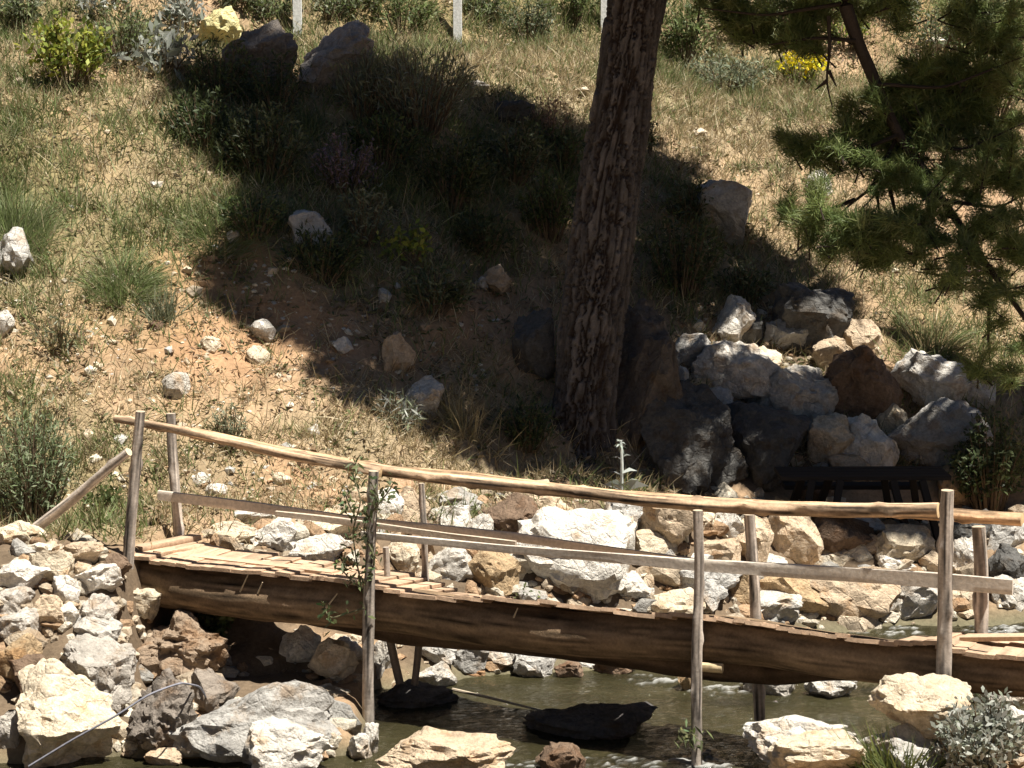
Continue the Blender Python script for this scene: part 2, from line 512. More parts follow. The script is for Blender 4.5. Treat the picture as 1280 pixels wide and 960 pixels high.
# ------------------------------------------------------------------ rocks
def ico(sub):
    bm = bmesh.new(); bmesh.ops.create_icosphere(bm, subdivisions=sub, radius=1)
    V = np.array([v.co[:] for v in bm.verts]); F = np.array([[v.index for v in f.verts] for f in bm.faces]); bm.free()
    return V, F


ICO = {k: ico(k) for k in (1, 2, 3, 4, 5)}
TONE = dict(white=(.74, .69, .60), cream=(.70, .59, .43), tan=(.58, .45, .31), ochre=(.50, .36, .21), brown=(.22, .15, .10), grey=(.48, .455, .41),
            dgrey=(.125, .12, .11), pale=(.64, .59, .51), lemon=(.74, .66, .33), pink=(.5, .38, .34), black=(.10, .092, .085))  # black carries the bridge shade painted onto the rocks under the deck


def rock_shape(rng, sub=4, rough=.07, cuts=16, lo=.5, hi=.92):
    V = ICO[sub][0].copy()
    nrm = unit(rng.normal(size=(cuts, 3))); dd = rng.uniform(lo, hi, cuts)
    for _ in range(2):
        for n_, d_ in zip(nrm, dd):
            s = V @ n_ - d_
            V = V - np.where(s > 0, s, 0)[:, None] * n_
    o = rng.uniform(0, 60, 3)
    n0 = fbm(V * 1.6 + o, 3); n1 = fbm(V * 4.5 + o, 4, .55)
    rdg = 1 - np.abs(fbm(V * 3.0 + o + 5, 3))
    V = V * (1 + rough * (1.3 * n0 + 1.0 * n1 + .8 * (rdg - .7)))[:, None]
    return V


def rock(name, u0, v0, u1, v1, tone, label, cat='rock', group=None, sub=4, rough=.09, cuts=17, sink=.12, dy=0.0, depth=.85, Y=None, lean=0.0, seed=None):
    uc = (u0 + u1) / 2
    base = hit(uc, v1)[0]
    yb = Y if Y is not None else base[1]
    rng = np.random.default_rng(int(u0 * 7 + v0 * 13 + u1 * 3 + v1) if seed is None else seed)
    V = rock_shape(rng, sub, rough, cuts)
    if lean:
        c, s = math.cos(lean), math.sin(lean)
        V[:, [0, 2]] = V[:, [0, 2]] @ np.array([[c, -s], [s, c]])
    lo, hi = V.min(0), V.max(0)
    V = (V - (lo + hi) / 2) / ((hi - lo) / 2)
    dist = yb * 1.02
    rx = (u1 - u0) / 2 / FPX * dist; rz = (v1 - v0) / 2 / FPX * dist
    ry = depth * (rx * .6 + rz * .5)
    ctr = at(uc, (v0 + v1) / 2, yb + ry * .55 + dy)
    sc = ctr[1] / yb
    rx *= sc; rz *= sc
    V = V * np.array([rx, ry, rz])
    V[:, 2] -= np.where(V[:, 2] < 0, -V[:, 2] / rz, 0) * rz * sink * 2
    F = ICO[sub][1]
    me = set_mesh(name, V, F.ravel(), np.arange(len(F)) * 3, None)
    me.set_sharp_from_angle(angle=R(28))
    o = link(name, me, M_ROCK, origin=ctr)
    j = 1 + rng.normal() * .08
    t = TONE[tone] if isinstance(tone, str) else tone
    o.color = (t[0] * j, t[1] * j, t[2] * j, 1)
    tag(o, label, cat, group)
    return o


G_BANK = 'rocks of the stone bank behind the footbridge'
G_LEFT = 'rocks piled under the left end of the footbridge'
G_SHORE = 'rocks along the waterline below the footbridge'
G_HILL = 'boulders on the wooded slope'
BANK = [
 (318, 648, 372, 694, 'white', 'white rock behind the deck at the left end of the stone bank'),
 (366, 668, 436, 712, 'pale', 'flat pale rock just left of the leafy bridge post, behind the deck planks'),
 (395, 640, 450, 682, 'cream', 'cream rock behind the lower board left of the leafy post'),
 (470, 612, 503, 652, 'white', 'white knobbly rock right beside the leafy post, under the handrail'),
 (497, 610, 535, 662, 'tan', 'tan upright rock next to the white knobbly one under the handrail'),
 (548, 612, 600, 642, 'grey', 'grey wedge rock with a dark hollow beneath it, close under the handrail'),
 (538, 632, 585, 668, 'white', 'white rock above the far lower board right of the thin far post'),
 (577, 642, 614, 684, 'white', 'pale crumbly rock between white rock and brown boulder, behind the lower board'),
 (600, 622, 674, 676, 'brown', 'brown boulder with a striped ochre face under the middle of the handrail'),
 (664, 622, 718, 648, 'tan', 'flat tan slab overhanging a dark gap under the handrail'),
 (655, 640, 785, 752, 'white', 'largest white boulder of the bank, low and wide behind the log in mid bridge'),
 (752, 624, 802, 674, 'grey', 'grey white egg shaped rock above the large white boulder'),
 (796, 664, 856, 706, 'cream', 'yellowish angular rock just left of the third near post'),
 (800, 626, 872, 690, 'tan', 'brownish slab leaning behind the third near post under the handrail'),
 (884, 638, 934, 680, 'white', 'white rock roofing a dark hollow between two posts in the right half'),
 (876, 676, 924, 716, 'tan', 'smooth tan rock below the dark hollow right of the third near post'),
 (912, 644, 962, 712, 'tan', 'tan rock behind the far post right of centre'),
 (958, 640, 1022, 706, 'tan', 'layered tan brown slab rock left of the large brown boulder'),
 (996, 640, 1094, 698, 'brown', 'large brown boulder with a pale crusted top right under the handrail'),
 (1020, 684, 1068, 712, 'cream', 'low cream slab in front of the large brown boulder'),
 (1098, 658, 1168, 708, 'cream', 'cream rock with dark underside just left of the tall right post'),
 (1100, 694, 1144, 720, 'pale', 'small pale domed rock touching the near lower board on the right'),
 (1188, 672, 1224, 722, 'pale', 'pale grey triangular slab right beside the tall right post'),
 (1232, 650, 1284, 690, 'grey', 'grey and pink rock at the frame edge below the handrail end'),
 (1236, 684, 1284, 742, 'dgrey', 'dark grey rock at the right frame edge above the stream'),
 (946, 716, 1042, 768, 'ochre', 'ochre crusted boulder over the upstream water, left part of the overhang'),
 (1012, 712, 1118, 776, 'tan', 'broad tan boulder overhanging a dark cave above the upstream water'),
 (1100, 722, 1176, 778, 'pale', 'greyish rock at the right side of the dark cave upstream'),
 (952, 748, 998, 784, 'grey', 'small grey pyramid rock right behind the log in the right half'),
 (762, 718, 818, 760, 'pale', 'round pale rock on the log edge right of the largest white boulder'),
 (808, 738, 876, 772, 'cream', 'flat cream rock behind the log just left of the third near post'),
 (822, 700, 922, 756, 'grey', 'streaked grey rock behind the near lower board around the third near post'),
 (904, 706, 942, 756, 'ochre', 'orange tinted rock next to the far post right of centre'),
 (916, 742, 996, 780, 'pale', 'long pale rock lying behind the log right of the far post'),
 (584, 688, 646, 752, 'ochre', 'smooth orange brown slab just left of the largest white boulder'),
 (536, 682, 594, 728, 'pale', 'grey white rock below the far lower board, above the deck planks'),
 (484, 680, 522, 726, 'cream', 'cream slab leaning right of the leafy post, left of the thin far post'),
 (700, 655, 745, 690, 'pale', 'pale chip topped rock resting against the largest white boulder'),
 (1040, 640, 1100, 668, 'white', 'white crusted rock resting on the back of the large brown boulder'),
 (1150, 690, 1192, 726, 'tan', 'tan rock low behind the tall right post'),
 (860, 640, 892, 668, 'cream', 'small cream rock between brown slab and hollow roofing white rock'),
 (720, 690, 790, 742, 'white', 'white broken rock against the right flank of the largest white boulder'),
 (618, 606, 650, 628, 'cream', 'small cream rock on top of the striped brown boulder'),
 (1236, 720, 1284, 764, 'pale', 'pale rock at the waterline by the right frame edge'),
 (505, 655, 545, 690, 'brown', 'brown rock between the thin far post and the leaning cream slab'),
 (940, 690, 985, 722, 'white', 'white rock directly behind the near lower board right of the far post'),
 (1056, 668, 1104, 700, 'tan', 'tan broken rock below the right end of the large brown boulder'),
 (296, 632, 340, 660, 'white', 'white stone above the deck between second left post and stone bank'),
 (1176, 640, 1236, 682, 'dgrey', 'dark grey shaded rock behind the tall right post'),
 (430, 610, 470, 640, 'tan', 'tan rock hidden partly by the leaves of the bridge post'),
 (250, 652, 322, 682, 'cream', 'cream stones heap behind the first deck planks on the left'),
 (640, 600, 690, 630, 'tan', 'tan rock peeping over the handrail left of the pine trunk'),
 (846, 690, 890, 716, 'white', 'white chunk right behind the third near post at board height'),
]
for r in BANK:
    e_ = .09 * (r[2] - r[0]); f_ = .08 * (r[3] - r[1])
    rock('bank_rock', r[0] - e_, r[1] - f_, r[2] + e_, r[3] + f_ * .5, r[4], r[5], 'rock', G_BANK, dy=.05)

SHORE = [
 (346, 780, 402, 838, 'white', 'white broken rock in the gap below the log left of the leafy post'),
 (384, 796, 450, 852, 'cream', 'cream rock below the log beside the leafy post, behind the grey boulder'),
 (414, 796, 456, 830, 'white', 'bright white block tight against the leafy post below the log'),
 (462, 796, 496, 856, 'pale', 'pale rock visible right of the leafy post beneath the log'),
 (524, 800, 572, 836, 'grey', 'grey rock on the far waterline right of the two dark props'),
 (560, 800, 612, 842, 'grey', 'large rounded grey rock on the far waterline under the log'),
 (516, 826, 572, 862, 'white', 'white angular rock at the water edge beside the dark props'),
 (602, 804, 650, 838, 'pale', 'pale furrowed rock on the far waterline in mid stream'),
 (640, 806, 696, 848, 'grey', 'grey white rock with dark streaks on the far waterline'),
 (698, 810, 748, 832, 'white', 'flat white rock close under the log on the far waterline'),
 (692, 824, 730, 848, 'brown', 'small brown wet rock at the far water edge'),
 (742, 814, 800, 842, 'brown', 'brown wet rock half under water below the log'),
 (846, 820, 872, 864, 'ochre', 'orange pointed rock in the water left of the third near post'),
 (926, 838, 950, 864, 'dgrey', 'dark wet rock at the foot of the far post right of centre'),
 (930, 832, 1000, 870, 'pale', 'pale rock standing in the stream behind the far post'),
 (1004, 840, 1072, 874, 'white', 'white pitted rock in the stream under the right half of the log'),
 (1084, 843, 1218, 916, 'cream', 'large cream boulder in front of the tall right post'),
 (928, 894, 1086, 950, 'white', 'white grey boulder on the near shore right of the third near post'),
 (956, 916, 1092, 976, 'cream', 'cream boulder with brown patches at the bottom edge of the view'),
 (1070, 904, 1190, 968, 'grey', 'grey rock behind the green grass tuft at the bottom right'),
 (1236, 880, 1292, 932, 'white', 'white rock behind the silver shrub at the right edge'),
 (1238, 816, 1300, 866, 'cream', 'cream rock supporting the right end of the deck'),
 (1222, 850, 1284, 890, 'pale', 'pale stone under the right end of the deck'),
 (206, 846, 452, 950, 'grey', 'long grey boulder with a white top at the water, left of the leafy post'),
 (306, 898, 420, 966, 'pale', 'grey cream boulder in front of the long grey boulder'),
 (434, 916, 466, 950, 'white', 'small white stone at the foot of the leafy post, left one'),
 (454, 902, 474, 944, 'white', 'thin white stone wedged upright against the leafy post'),
 (468, 912, 646, 974, 'tan', 'lumpy tan boulder at the bottom edge between leafy post and black boulder'),
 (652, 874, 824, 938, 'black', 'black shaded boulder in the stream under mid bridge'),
 (668, 928, 734, 966, 'brown', 'small brown rock in front of the black boulder'),
 (180, 934, 230, 956, 'tan', 'small tan stone in the water below the brown conglomerate'),
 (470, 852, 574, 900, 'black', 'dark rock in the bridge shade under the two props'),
]
DY = {'cream rock supporting the right end of the deck': -.4, 'pale stone under the right end of the deck': -.35}
YY = {'large cream boulder in front of the tall right post': 12.42, 'white grey boulder on the near shore right of the third near post': 12.7, 'cream boulder with brown patches at the bottom edge of the view': 12.35}
for r in SHORE:
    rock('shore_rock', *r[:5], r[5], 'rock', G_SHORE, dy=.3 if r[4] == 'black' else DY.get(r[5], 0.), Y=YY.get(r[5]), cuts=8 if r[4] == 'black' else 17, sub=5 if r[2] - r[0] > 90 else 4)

LEFT = [
 (-10, 734, 44, 772, 'grey', 'long grey slab at the left frame edge, upper row of the pile'),
 (62, 718, 102, 758, 'pale', 'pale squarish stone in the upper row left of the first post'),
 (38, 742, 84, 790, 'tan', 'tan wedge shaped stone in the middle of the pile'),
 (94, 742, 150, 788, 'grey', 'grey white stone right below the foot of the first post'),
 (142, 732, 208, 774, 'cream', 'cream slab sticking out under the log end'),
 (84, 770, 152, 808, 'pale', 'pale rough stone above the tilted grey white boulder'),
 (-4, 760, 54, 806, 'grey', 'rounded grey stone at the left edge below the long slab'),
 (-8, 792, 52, 858, 'ochre', 'ochre pitted stone at the left edge above the brown one'),
 (14, 815, 80, 880, 'brown', 'smooth brown rock wedged left of the tilted boulder'),
 (72, 798, 168, 886, 'grey', 'tilted grey white boulder behind the large cream boulder'),
 (14, 824, 156, 962, 'cream', 'large cream and ochre boulder in the lower left corner'),
 (-12, 884, 28, 950, 'grey', 'grey stone in the lower left corner at the frame edge'),
 (152, 764, 290, 856, (.33, .245, .17), 'brown crumbly conglomerate rock right below the left log end'),
 (160, 836, 252, 948, (.27, .23, .19), 'dark crumbly rock between the large cream boulder and the long grey boulder'),
 (236, 836, 300, 900, (.25, .21, .17), 'dark rock behind the top left corner of the long grey boulder'),
 (86, 702, 156, 744, 'pale', 'flat pale stone under the first post'),
 (36, 684, 94, 732, 'cream', 'cream stone stack top under the leaning brace pole'),
 (-8, 698, 66, 740, 'pale', 'pale stone at the left edge under the leaning brace pole'),
 (70, 676, 132, 706, 'tan', 'tan stone beside the earth path at the bridge end'),
 (-10, 648, 58, 684, 'cream', 'flat cream stone at the left edge beside the path'),
 (120, 690, 166, 720, 'brown', 'brown stone right beside the first post at deck height'),
 (58, 752, 100, 790, 'pale', 'small pale stone in the dark joint of the pile'),
 (20, 862, 60, 900, 'ochre', 'ochre stone wedged behind the large cream boulder'),
 (130, 806, 170, 846, 'pink', 'pinkish stone between tilted boulder and conglomerate'),
]
for r in LEFT:
    r = r[:4] + ({'grey': (.54, .49, .42)}.get(r[4], r[4]) if isinstance(r[4], str) else r[4],) + r[5:]
    rock('bank_stone', *r[:5], r[5], 'rock', G_LEFT, sub=5 if r[2] - r[0] > 90 else 4, rough=.15 if 'crumbly' in r[5] else .09)

HILL = [
 (246, 8, 304, 62, 'lemon', 'yellow lichen boulder at the top left beside silver leaves'),
 (280, 26, 374, 112, (.30, .26, .22), 'long grey brown boulder sloping right from the yellow boulder'),
 (374, 26, 470, 120, (.33, .295, .26), 'grey humped boulder at the upper edge of the shade'),
 (1003, 212, 1042, 248, 'white', 'white boulder with a dark hole among the pine twigs'),
 (866, 224, 940, 304, 'grey', 'mottled grey boulder at the shade edge right of the trunk'),
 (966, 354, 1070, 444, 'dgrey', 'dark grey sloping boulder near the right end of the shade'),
 (1116, 438, 1208, 512, 'grey', 'upper of the two light grey boulders stacked on the right'),
 (1112, 502, 1232, 594, 'grey', 'lower and larger of the two grey boulders stacked on the right'),
 (1032, 432, 1120, 530, 'brown', 'brown boulder with a crusty pale top left of the stacked grey boulders'),
 (946, 462, 1044, 536, 'pale', 'pale wrinkled boulder in broken sunlight right of the trunk'),
 (866, 428, 966, 492, 'pale', 'smooth pale boulder dappled with shade left of the wrinkled one'),
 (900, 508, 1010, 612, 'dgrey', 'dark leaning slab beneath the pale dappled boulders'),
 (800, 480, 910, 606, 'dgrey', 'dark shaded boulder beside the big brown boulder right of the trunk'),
 (1014, 522, 1064, 590, 'cream', 'cream rubble rock below the brown boulder, left one'),
 (1056, 520, 1118, 596, 'white', 'white rubble rock left of the lower grey boulder'),
 (1176, 586, 1226, 634, 'ochre', 'ochre rock just above the tall right post'),
 (1208, 596, 1256, 636, 'pink', 'pinkish layered rock above the handrail end'),
 (-12, 284, 40, 352, 'grey', 'grey split rock at the left edge among green grass'),
 (362, 262, 418, 316, 'grey', 'grey stone in the shade left of the sprouting shrub'),
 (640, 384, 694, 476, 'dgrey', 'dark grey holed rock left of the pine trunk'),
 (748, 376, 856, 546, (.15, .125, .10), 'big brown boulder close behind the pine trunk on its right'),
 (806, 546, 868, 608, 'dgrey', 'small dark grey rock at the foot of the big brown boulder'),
 (1000, 590, 1046, 636, 'brown', 'brown stone on the ground under the dark table'),
 (960, 400, 1010, 440, 'grey', 'grey crusty stone left below the dark sloping boulder'),
 (890, 372, 940, 436, 'pale', 'pale fractured rock above the smooth dappled boulder'),
 (1020, 424, 1066, 462, 'tan', 'tan crusted stone between dark sloping boulder and brown boulder'),
 (842, 420, 884, 462, 'grey', 'grey chunk at the left end of the dappled boulders right of the trunk'),
 (930, 436, 972, 470, 'cream', 'cream chunk on top between the two dappled boulders'),
 (990, 500, 1036, 546, 'grey', 'grey angular rock under the pale wrinkled boulder'),
 (862, 486, 912, 530, 'grey', 'grey rock below the smooth dappled boulder in deep shade'),
 (1100, 506, 1136, 544, 'cream', 'cream rubble wedged left of the stacked grey boulders'),
 (1040, 572, 1090, 606, 'tan', 'tan rubble rock just above the dark table'),
 (906, 396, 950, 430, 'dgrey', 'dark angular rock above the smooth dappled boulder'),
 (1060, 402, 1100, 440, 'tan', 'tan rock at the right foot of the dark sloping boulder'),
 (1204, 470, 1240, 506, 'pale', 'pale stone right beside the upper stacked grey boulder'),
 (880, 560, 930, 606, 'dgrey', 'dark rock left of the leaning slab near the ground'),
 (620, 125, 668, 160, 'dgrey', 'small dark hump of rock at the upper shade edge left of the trunk'),
 (596, 330, 640, 372, 'tan', 'tan rock in the shade to the left of the trunk'),
 (478, 414, 520, 470, 'tan', 'tan broken rock in dappled light on the slope'),
 (505, 470, 556, 520, 'pale', 'pale broken rock at the lower edge of the shade'),
]
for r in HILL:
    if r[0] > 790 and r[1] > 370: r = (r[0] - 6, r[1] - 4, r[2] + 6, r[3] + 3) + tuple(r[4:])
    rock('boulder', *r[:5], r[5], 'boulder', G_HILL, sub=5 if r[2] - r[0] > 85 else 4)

PEB = [
 (200, 465, 237, 500, 'white', 'roundish white stone lying alone on the dry slope above the first post'),
 (284, 287, 303, 306, 'white', 'small white oblong stone at the shade edge on the slope'),
 (312, 398, 346, 430, 'pale', 'pale crumbly stone on the slope between lone white stone and shade'),
 (308, 432, 342, 456, 'cream', 'cream stone just below the pale crumbly stone on the slope'),
 (-6, 388, 18, 424, 'white', 'white stone at the left edge on the bare slope'),
 (136, 342, 152, 356, 'white', 'tiny white stone below the green grass patch on the left'),
 (186, 226, 204, 238, 'white', 'tiny white stone in the grass on the upper left slope'),
 (250, 420, 276, 440, 'cream', 'small cream stone left of the crumbly stones on the slope'),
 (186, 400, 204, 414, 'brown', 'small dark brown stone on the bare slope'),
 (415, 420, 442, 444, 'pale', 'pale stone at the left rim of the dappled shade'),
 (384, 530, 400, 544, 'white', 'tiny white stone in the straw grass above the handrail'),
 (340, 590, 366, 606, 'cream', 'flat cream stone on the slope just below the handrail'),
 (240, 590, 264, 610, 'white', 'small white stone right of the second left post'),
 (256, 604, 284, 622, 'pale', 'small pale stone above the far lower board on the left'),
 (588, 100, 612, 114, 'white', 'small white stone at the upper shade edge under the middle white post'),
 (718, 108, 738, 122, 'cream', 'small cream stone in the straw left of the trunk'),
 (862, 160, 884, 176, 'cream', 'small cream stone in the straw right of the trunk'),
 (845, 456, 862, 490, 'white', 'small white stone in the shade right of the big brown boulder'),
 (592, 345, 612, 362, 'white', 'small white stone in the shade above the tan rock'),
 (470, 360, 490, 380, 'pale', 'pale stone in the dappled shade on the slope'),
 (1052, 512, 1078, 528, 'cream', 'small cream rock on top of the rubble right of the pale wrinkled boulder'),
 (880, 600, 910, 616, 'pale', 'pale flat stone behind the handrail right of the mullein'),
]
for r in PEB:
    if r[4] == 'white': r = r[:4] + ((.60, .55, .47),) + r[5:]
    rock('stone', *r[:5], r[5], 'stone', 'stones lying on the slope', sub=3, cuts=10)

# loose stone chips and rubble: far too many to count
def chips(name, P, size, cols, squash=.7, sub=1, mat=None):
    V0, F0 = ICO[sub]
    n = len(P); m = len(V0)
    if sub == 1:
        var = np.stack([rock_shape(RNG, 1, .1, 8, .45, .85) for _ in range(24)])
    else:
        var = np.stack([rock_shape(RNG, sub, .1, 12, .45, .9) for _ in range(24)])
    idx = RNG.integers(0, 24, n)
    a = RNG.uniform(0, 6.28, n)
    S = size[:, None] * np.stack([RNG.uniform(.7, 1.3, n), RNG.uniform(.7, 1.3, n), squash * RNG.uniform(.6, 1.2, n)], 1)
    V = var[idx] * S[:, None, :]
    c, s = np.cos(a)[:, None], np.sin(a)[:, None]
    V = np.stack([V[..., 0] * c - V[..., 1] * s, V[..., 0] * s + V[..., 1] * c, V[..., 2]], -1) + P[:, None, :]
    lp = (np.arange(n)[:, None, None] * m + F0[None]).reshape(-1)
    me = set_mesh(name, V.reshape(-1, 3), lp, np.arange(n * len(F0)) * 3, None, np.repeat(cols, m, 0), False)
    return link(name, me, mat or M_CHIP)


def pix_scatter(n, poly_blobs, jitter=1.0):
    wts = np.array([b[2] * b[3] * b[4] for b in poly_blobs]); wts = wts / wts.sum()
    k = RNG.choice(len(poly_blobs), n, p=wts)
    B = np.array(poly_blobs, float)[k]
    r = np.sqrt(RNG.uniform(0, 1, n)); a = RNG.uniform(0, 6.28, n)
    return B[:, 0] + B[:, 2] * r * np.cos(a), B[:, 1] + B[:, 3] * r * np.sin(a)


def world_scatter(n, x0=-6.4, x1=6.4, y0=15.0, y1=30.5):
    X = RNG.uniform(x0, x1, n); Y = RNG.uniform(y0, y1, n)
    Z = terrain(X, Y)
    return np.stack([X, Y, Z], 1)


CH = [(260, 430, 190, 110, 1.2), (60, 420, 110, 90, 1), (330, 590, 130, 50, 1.2), (300, 310, 120, 40, .5), (160, 600, 120, 60, .6), (130, 170, 150, 100, .3), (520, 430, 110, 90, .7), (950, 430, 120, 90, .8), (1080, 560, 90, 60, .9),
      (1180, 330, 80, 120, .4), (820, 150, 220, 70, .2), (500, 300, 160, 130, .3), (590, 40, 120, 40, .3), (1150, 20, 50, 40, .8), (900, 260, 60, 60, .5), (560, 620, 200, 30, .8)]
u, v = pix_scatter(4200, CH)
P = hit(u, v)
sz = np.exp(RNG.normal(-4.15, .62, len(P)))
tones = np.array([(.62, .55, .43), (.52, .42, .3), (.45, .3, .18), (.4, .38, .34), (.33, .22, .13)])
C = tones[RNG.choice(5, len(P), p=[.26, .3, .18, .14, .12])] * RNG.uniform(.7, 1.15, (len(P), 1))
tag(chips('stone_chips', P, sz, C), kind='stuff')
RB = [(760, 700, 520, 90, 1.5), (600, 820, 120, 40, .5), (400, 820, 70, 45, .6), (60, 780, 130, 110, 1), (240, 850, 70, 90, 1), (1140, 930, 160, 60, .7), (1010, 860, 70, 20, .3), (1240, 690, 60, 70, .4), (350, 680, 120, 30, .5), (950, 490, 170, 110, 1.3), (430, 890, 80, 70, 1.2), (1090, 775, 130, 28, 1.2), (220, 900, 90, 60, .8)]
u, v = pix_scatter(2300, RB)
P = hit(u, v)
P = P[P[:, 2] > .0]
sz = np.exp(RNG.normal(-2.95, .5, len(P)))
C = tones[RNG.choice(5, len(P), p=[.34, .3, .2, .08, .08])] * RNG.uniform(.75, 1.15, (len(P), 1))
tag(chips('rubble', P, sz, C, .8, 2, M_RUBBLE), kind='stuff')

# ------------------------------------------------------------------ grass
P = world_scatter(900000)
u, v, g, s, b = cover(P)
inf = (u > -120) & (u < 1400) & (v > -60) & (v < 680) & (P[:, 2] > .8)
base = .17 + .06 * fbm2(P[:, 0] * 4, P[:, 1] * 4, 3, 1.1)
pd = np.clip(base + .85 * s, 0, 1) * np.clip(1 - .75 * b, .1, 1)
clump = sstep(-.25, .35, fbm2(P[:, 0] * 7, P[:, 1] * 7, 2, 7.9))
# trodden ground along the foot of the slope carries no grass
k = inf & (RNG.uniform(size=len(P)) < pd * (.25 + .75 * clump))
Q = P[k]; n = len(Q)
D = np.stack([RNG.normal(0, .45, n), RNG.normal(-.1, .45, n), RNG.uniform(.35, 1, n)], 1)
cols = np.array([(.48, .39, .24), (.43, .34, .19), (.36, .29, .15), (.56, .48, .32), (.27, .2, .12)])
me = blades_mesh('dry_grass', Q - [0, 0, .01], D, np.exp(RNG.normal(-1.95, .35, n)), RNG.uniform(.005, .010, n), cols[RNG.integers(0, 5, n)] * RNG.uniform(.75, 1.15, (n, 1)), RNG.uniform(0, .45, n), 1, .75)
tag(link('dry_grass', me, M_GRASS), kind='stuff')
print('dry grass', n)
P = world_scatter(850000)
u, v, g, s, b = cover(P)
inf = (u > -120) & (u < 1400) & (v > -60) & (v < 680) & (P[:, 2] > .8)
clump = sstep(-.15, .4, fbm2(P[:, 0] * 3.5, P[:, 1] * 3.5, 3, 4.9))
k = inf & (RNG.uniform(size=len(P)) < np.clip(.05 + .9 * g, 0, 1) * np.clip(1 - .6 * b, .1, 1) * (.2 + .8 * clump))
Q = P[k]; n = len(Q)
D = np.stack([RNG.normal(0, .35, n), RNG.normal(-.05, .35, n), RNG.uniform(.5, 1, n)], 1)
cols = np.array([(.15, .19, .06), (.12, .155, .05), (.19, .215, .085), (.22, .235, .12), (.3, .27, .14)])
me = blades_mesh('green_grass', Q - [0, 0, .01], D, np.exp(RNG.normal(-1.75, .35, n)), RNG.uniform(.006, .011, n), cols[RNG.choice(5, n, p=[.28, .24, .22, .14, .12])] * RNG.uniform(.75, 1.2, (n, 1)), RNG.uniform(0, .4, n), 1, .8)
tag(link('green_grass', me, M_GRASS), kind='stuff')
print('green grass', n)

P = world_scatter(220000)
u, v, g, s, b = cover(P)
k = (u > -60) & (u < 1340) & (v > -40) & (v < 660) & (P[:, 2] > .8) & (RNG.uniform(size=len(P)) < .22 * sstep(-.1, .5, fbm2(P[:, 0] * 5, P[:, 1] * 5, 3, 21.)) + .03)
Q = P[k]; n = len(Q)
Q = np.repeat(Q, 4, 0) + RNG.normal(0, .03, (n * 4, 3)) * [1, 1, .3] + [0, 0, .015]; n = len(Q)
D = np.stack([RNG.normal(0, 1, n), RNG.normal(0, 1, n), RNG.uniform(.0, .9, n)], 1)
cols = np.array([(.16, .16, .07), (.12, .10, .06), (.3, .23, .13), (.11, .13, .05), (.42, .34, .22), (.2, .13, .08)])
me = blades_mesh('low_herbs_and_litter', Q, D, RNG.uniform(.03, .075, n), RNG.uniform(.012, .028, n), cols[RNG.integers(0, 6, n)] * RNG.uniform(.7, 1.2, (n, 1)), RNG.uniform(-.1, .4, n), .3, 1)
tag(link('low_herbs_and_litter', me, M_LEAF), kind='stuff')

# ------------------------------------------------------------------ shrubs and herbs
def plant(name, u, v, w, h, label, cat='shrub', cols=((.1, .13, .04),), leaf=.05, lw=.45, n=900, stems=26, kind='leafy', stemcol=(.14, .1, .06), spreadf=1.0, Y=None, group=None, flowers=None, up=.5):
    base = hit(u, v)[0] if Y is None else at(u, v, Y)
    dist = base[1] * 1.02
    W, H = w / FPX * dist, h / FPX * dist
    root = empty(name, base, label, cat, group)
    a = RNG.uniform(0, 6.28, stems); rr = np.sqrt(RNG.uniform(0, 1, stems))
    tipd = np.stack([np.cos(a) * rr * W * .5 * spreadf, np.sin(a) * rr * W * .42 * spreadf, H * (1 - .45 * rr ** 2) * RNG.uniform(.72, 1.0, stems)], 1)
    b0 = np.stack([np.cos(a) * rr * W * .16, np.sin(a) * rr * W * .14, -.03 * np.ones(stems)], 1)
    mb = MB()
    for i in range(stems):
        p0, p2 = base + b0[i], base + tipd[i]
        p1 = (p0 + p2) / 2 + np.array([0, 0, H * .08]) + RNG.normal(0, .02, 3)
        mb.tube([p0, p1, p2], [.006 * (1 + H), .0025], stemcol, seg=4, step=.09, wob=.05, caps=False, seed=i)
    if kind != 'grass': mb.build('stems', M_WOOD, root)
    k = RNG.integers(0, stems, n)
    if kind == 'grass':
        n0 = n
        P = base + b0[k] * [2.6, 2.6, 1] + RNG.normal(0, .04, (n, 3)) * [1, 1, 0]
        P[:, 2] = terrain(P[:, 0], P[:, 1]) - .02 if v < 700 else P[:, 2]
        D = unit(tipd[k] * [.8, .8, 1] + RNG.normal(0, .2, (n, 3)) * H)
        L = H * RNG.uniform(.35, 1.05, n); Wd = lw * leaf * RNG.uniform(.7, 1.3, n); dr = RNG.uniform(.05, .4, n)
        wb, wm = 1, .8
    else:
        f = RNG.uniform(.25 if kind != 'spike' else .15, 1.02, n) ** .75
        P = base + b0[k] + (tipd[k] - b0[k]) * f[:, None] + RNG.normal(0, .35 * leaf + .02 * W, (n, 3))
        D = unit(unit(tipd[k]) * up + RNG.normal(0, .6, (n, 3)) + [0, 0, .15])
        L = leaf * RNG.uniform(.6, 1.35, n); Wd = L * lw; dr = RNG.uniform(0, .35, n)
        wb, wm = .25, 1
    cc = np.array(cols)[RNG.integers(0, len(cols), n)] * RNG.uniform(.7, 1.25, (n, 1))
    link('foliage', blades_mesh('foliage', P, D, L, Wd, cc, dr, wb, wm), M_LEAF, root)
    if flowers:
        fc, fn_, fs = flowers
        kk = RNG.integers(0, stems, fn_)
        P = base + tipd[kk] * RNG.uniform(.88, 1.05, (fn_, 1)) + RNG.normal(0, fs, (fn_, 3))
        link('blossom', blades_mesh('blossom', P, RNG.normal(size=(fn_, 3)) + [0, 0, .6], fs * RNG.uniform(.8, 1.4, fn_), fs * .9, jit(fc, fn_, .15, .05), 0, .4, 1), M_LEAF, root)
    return root


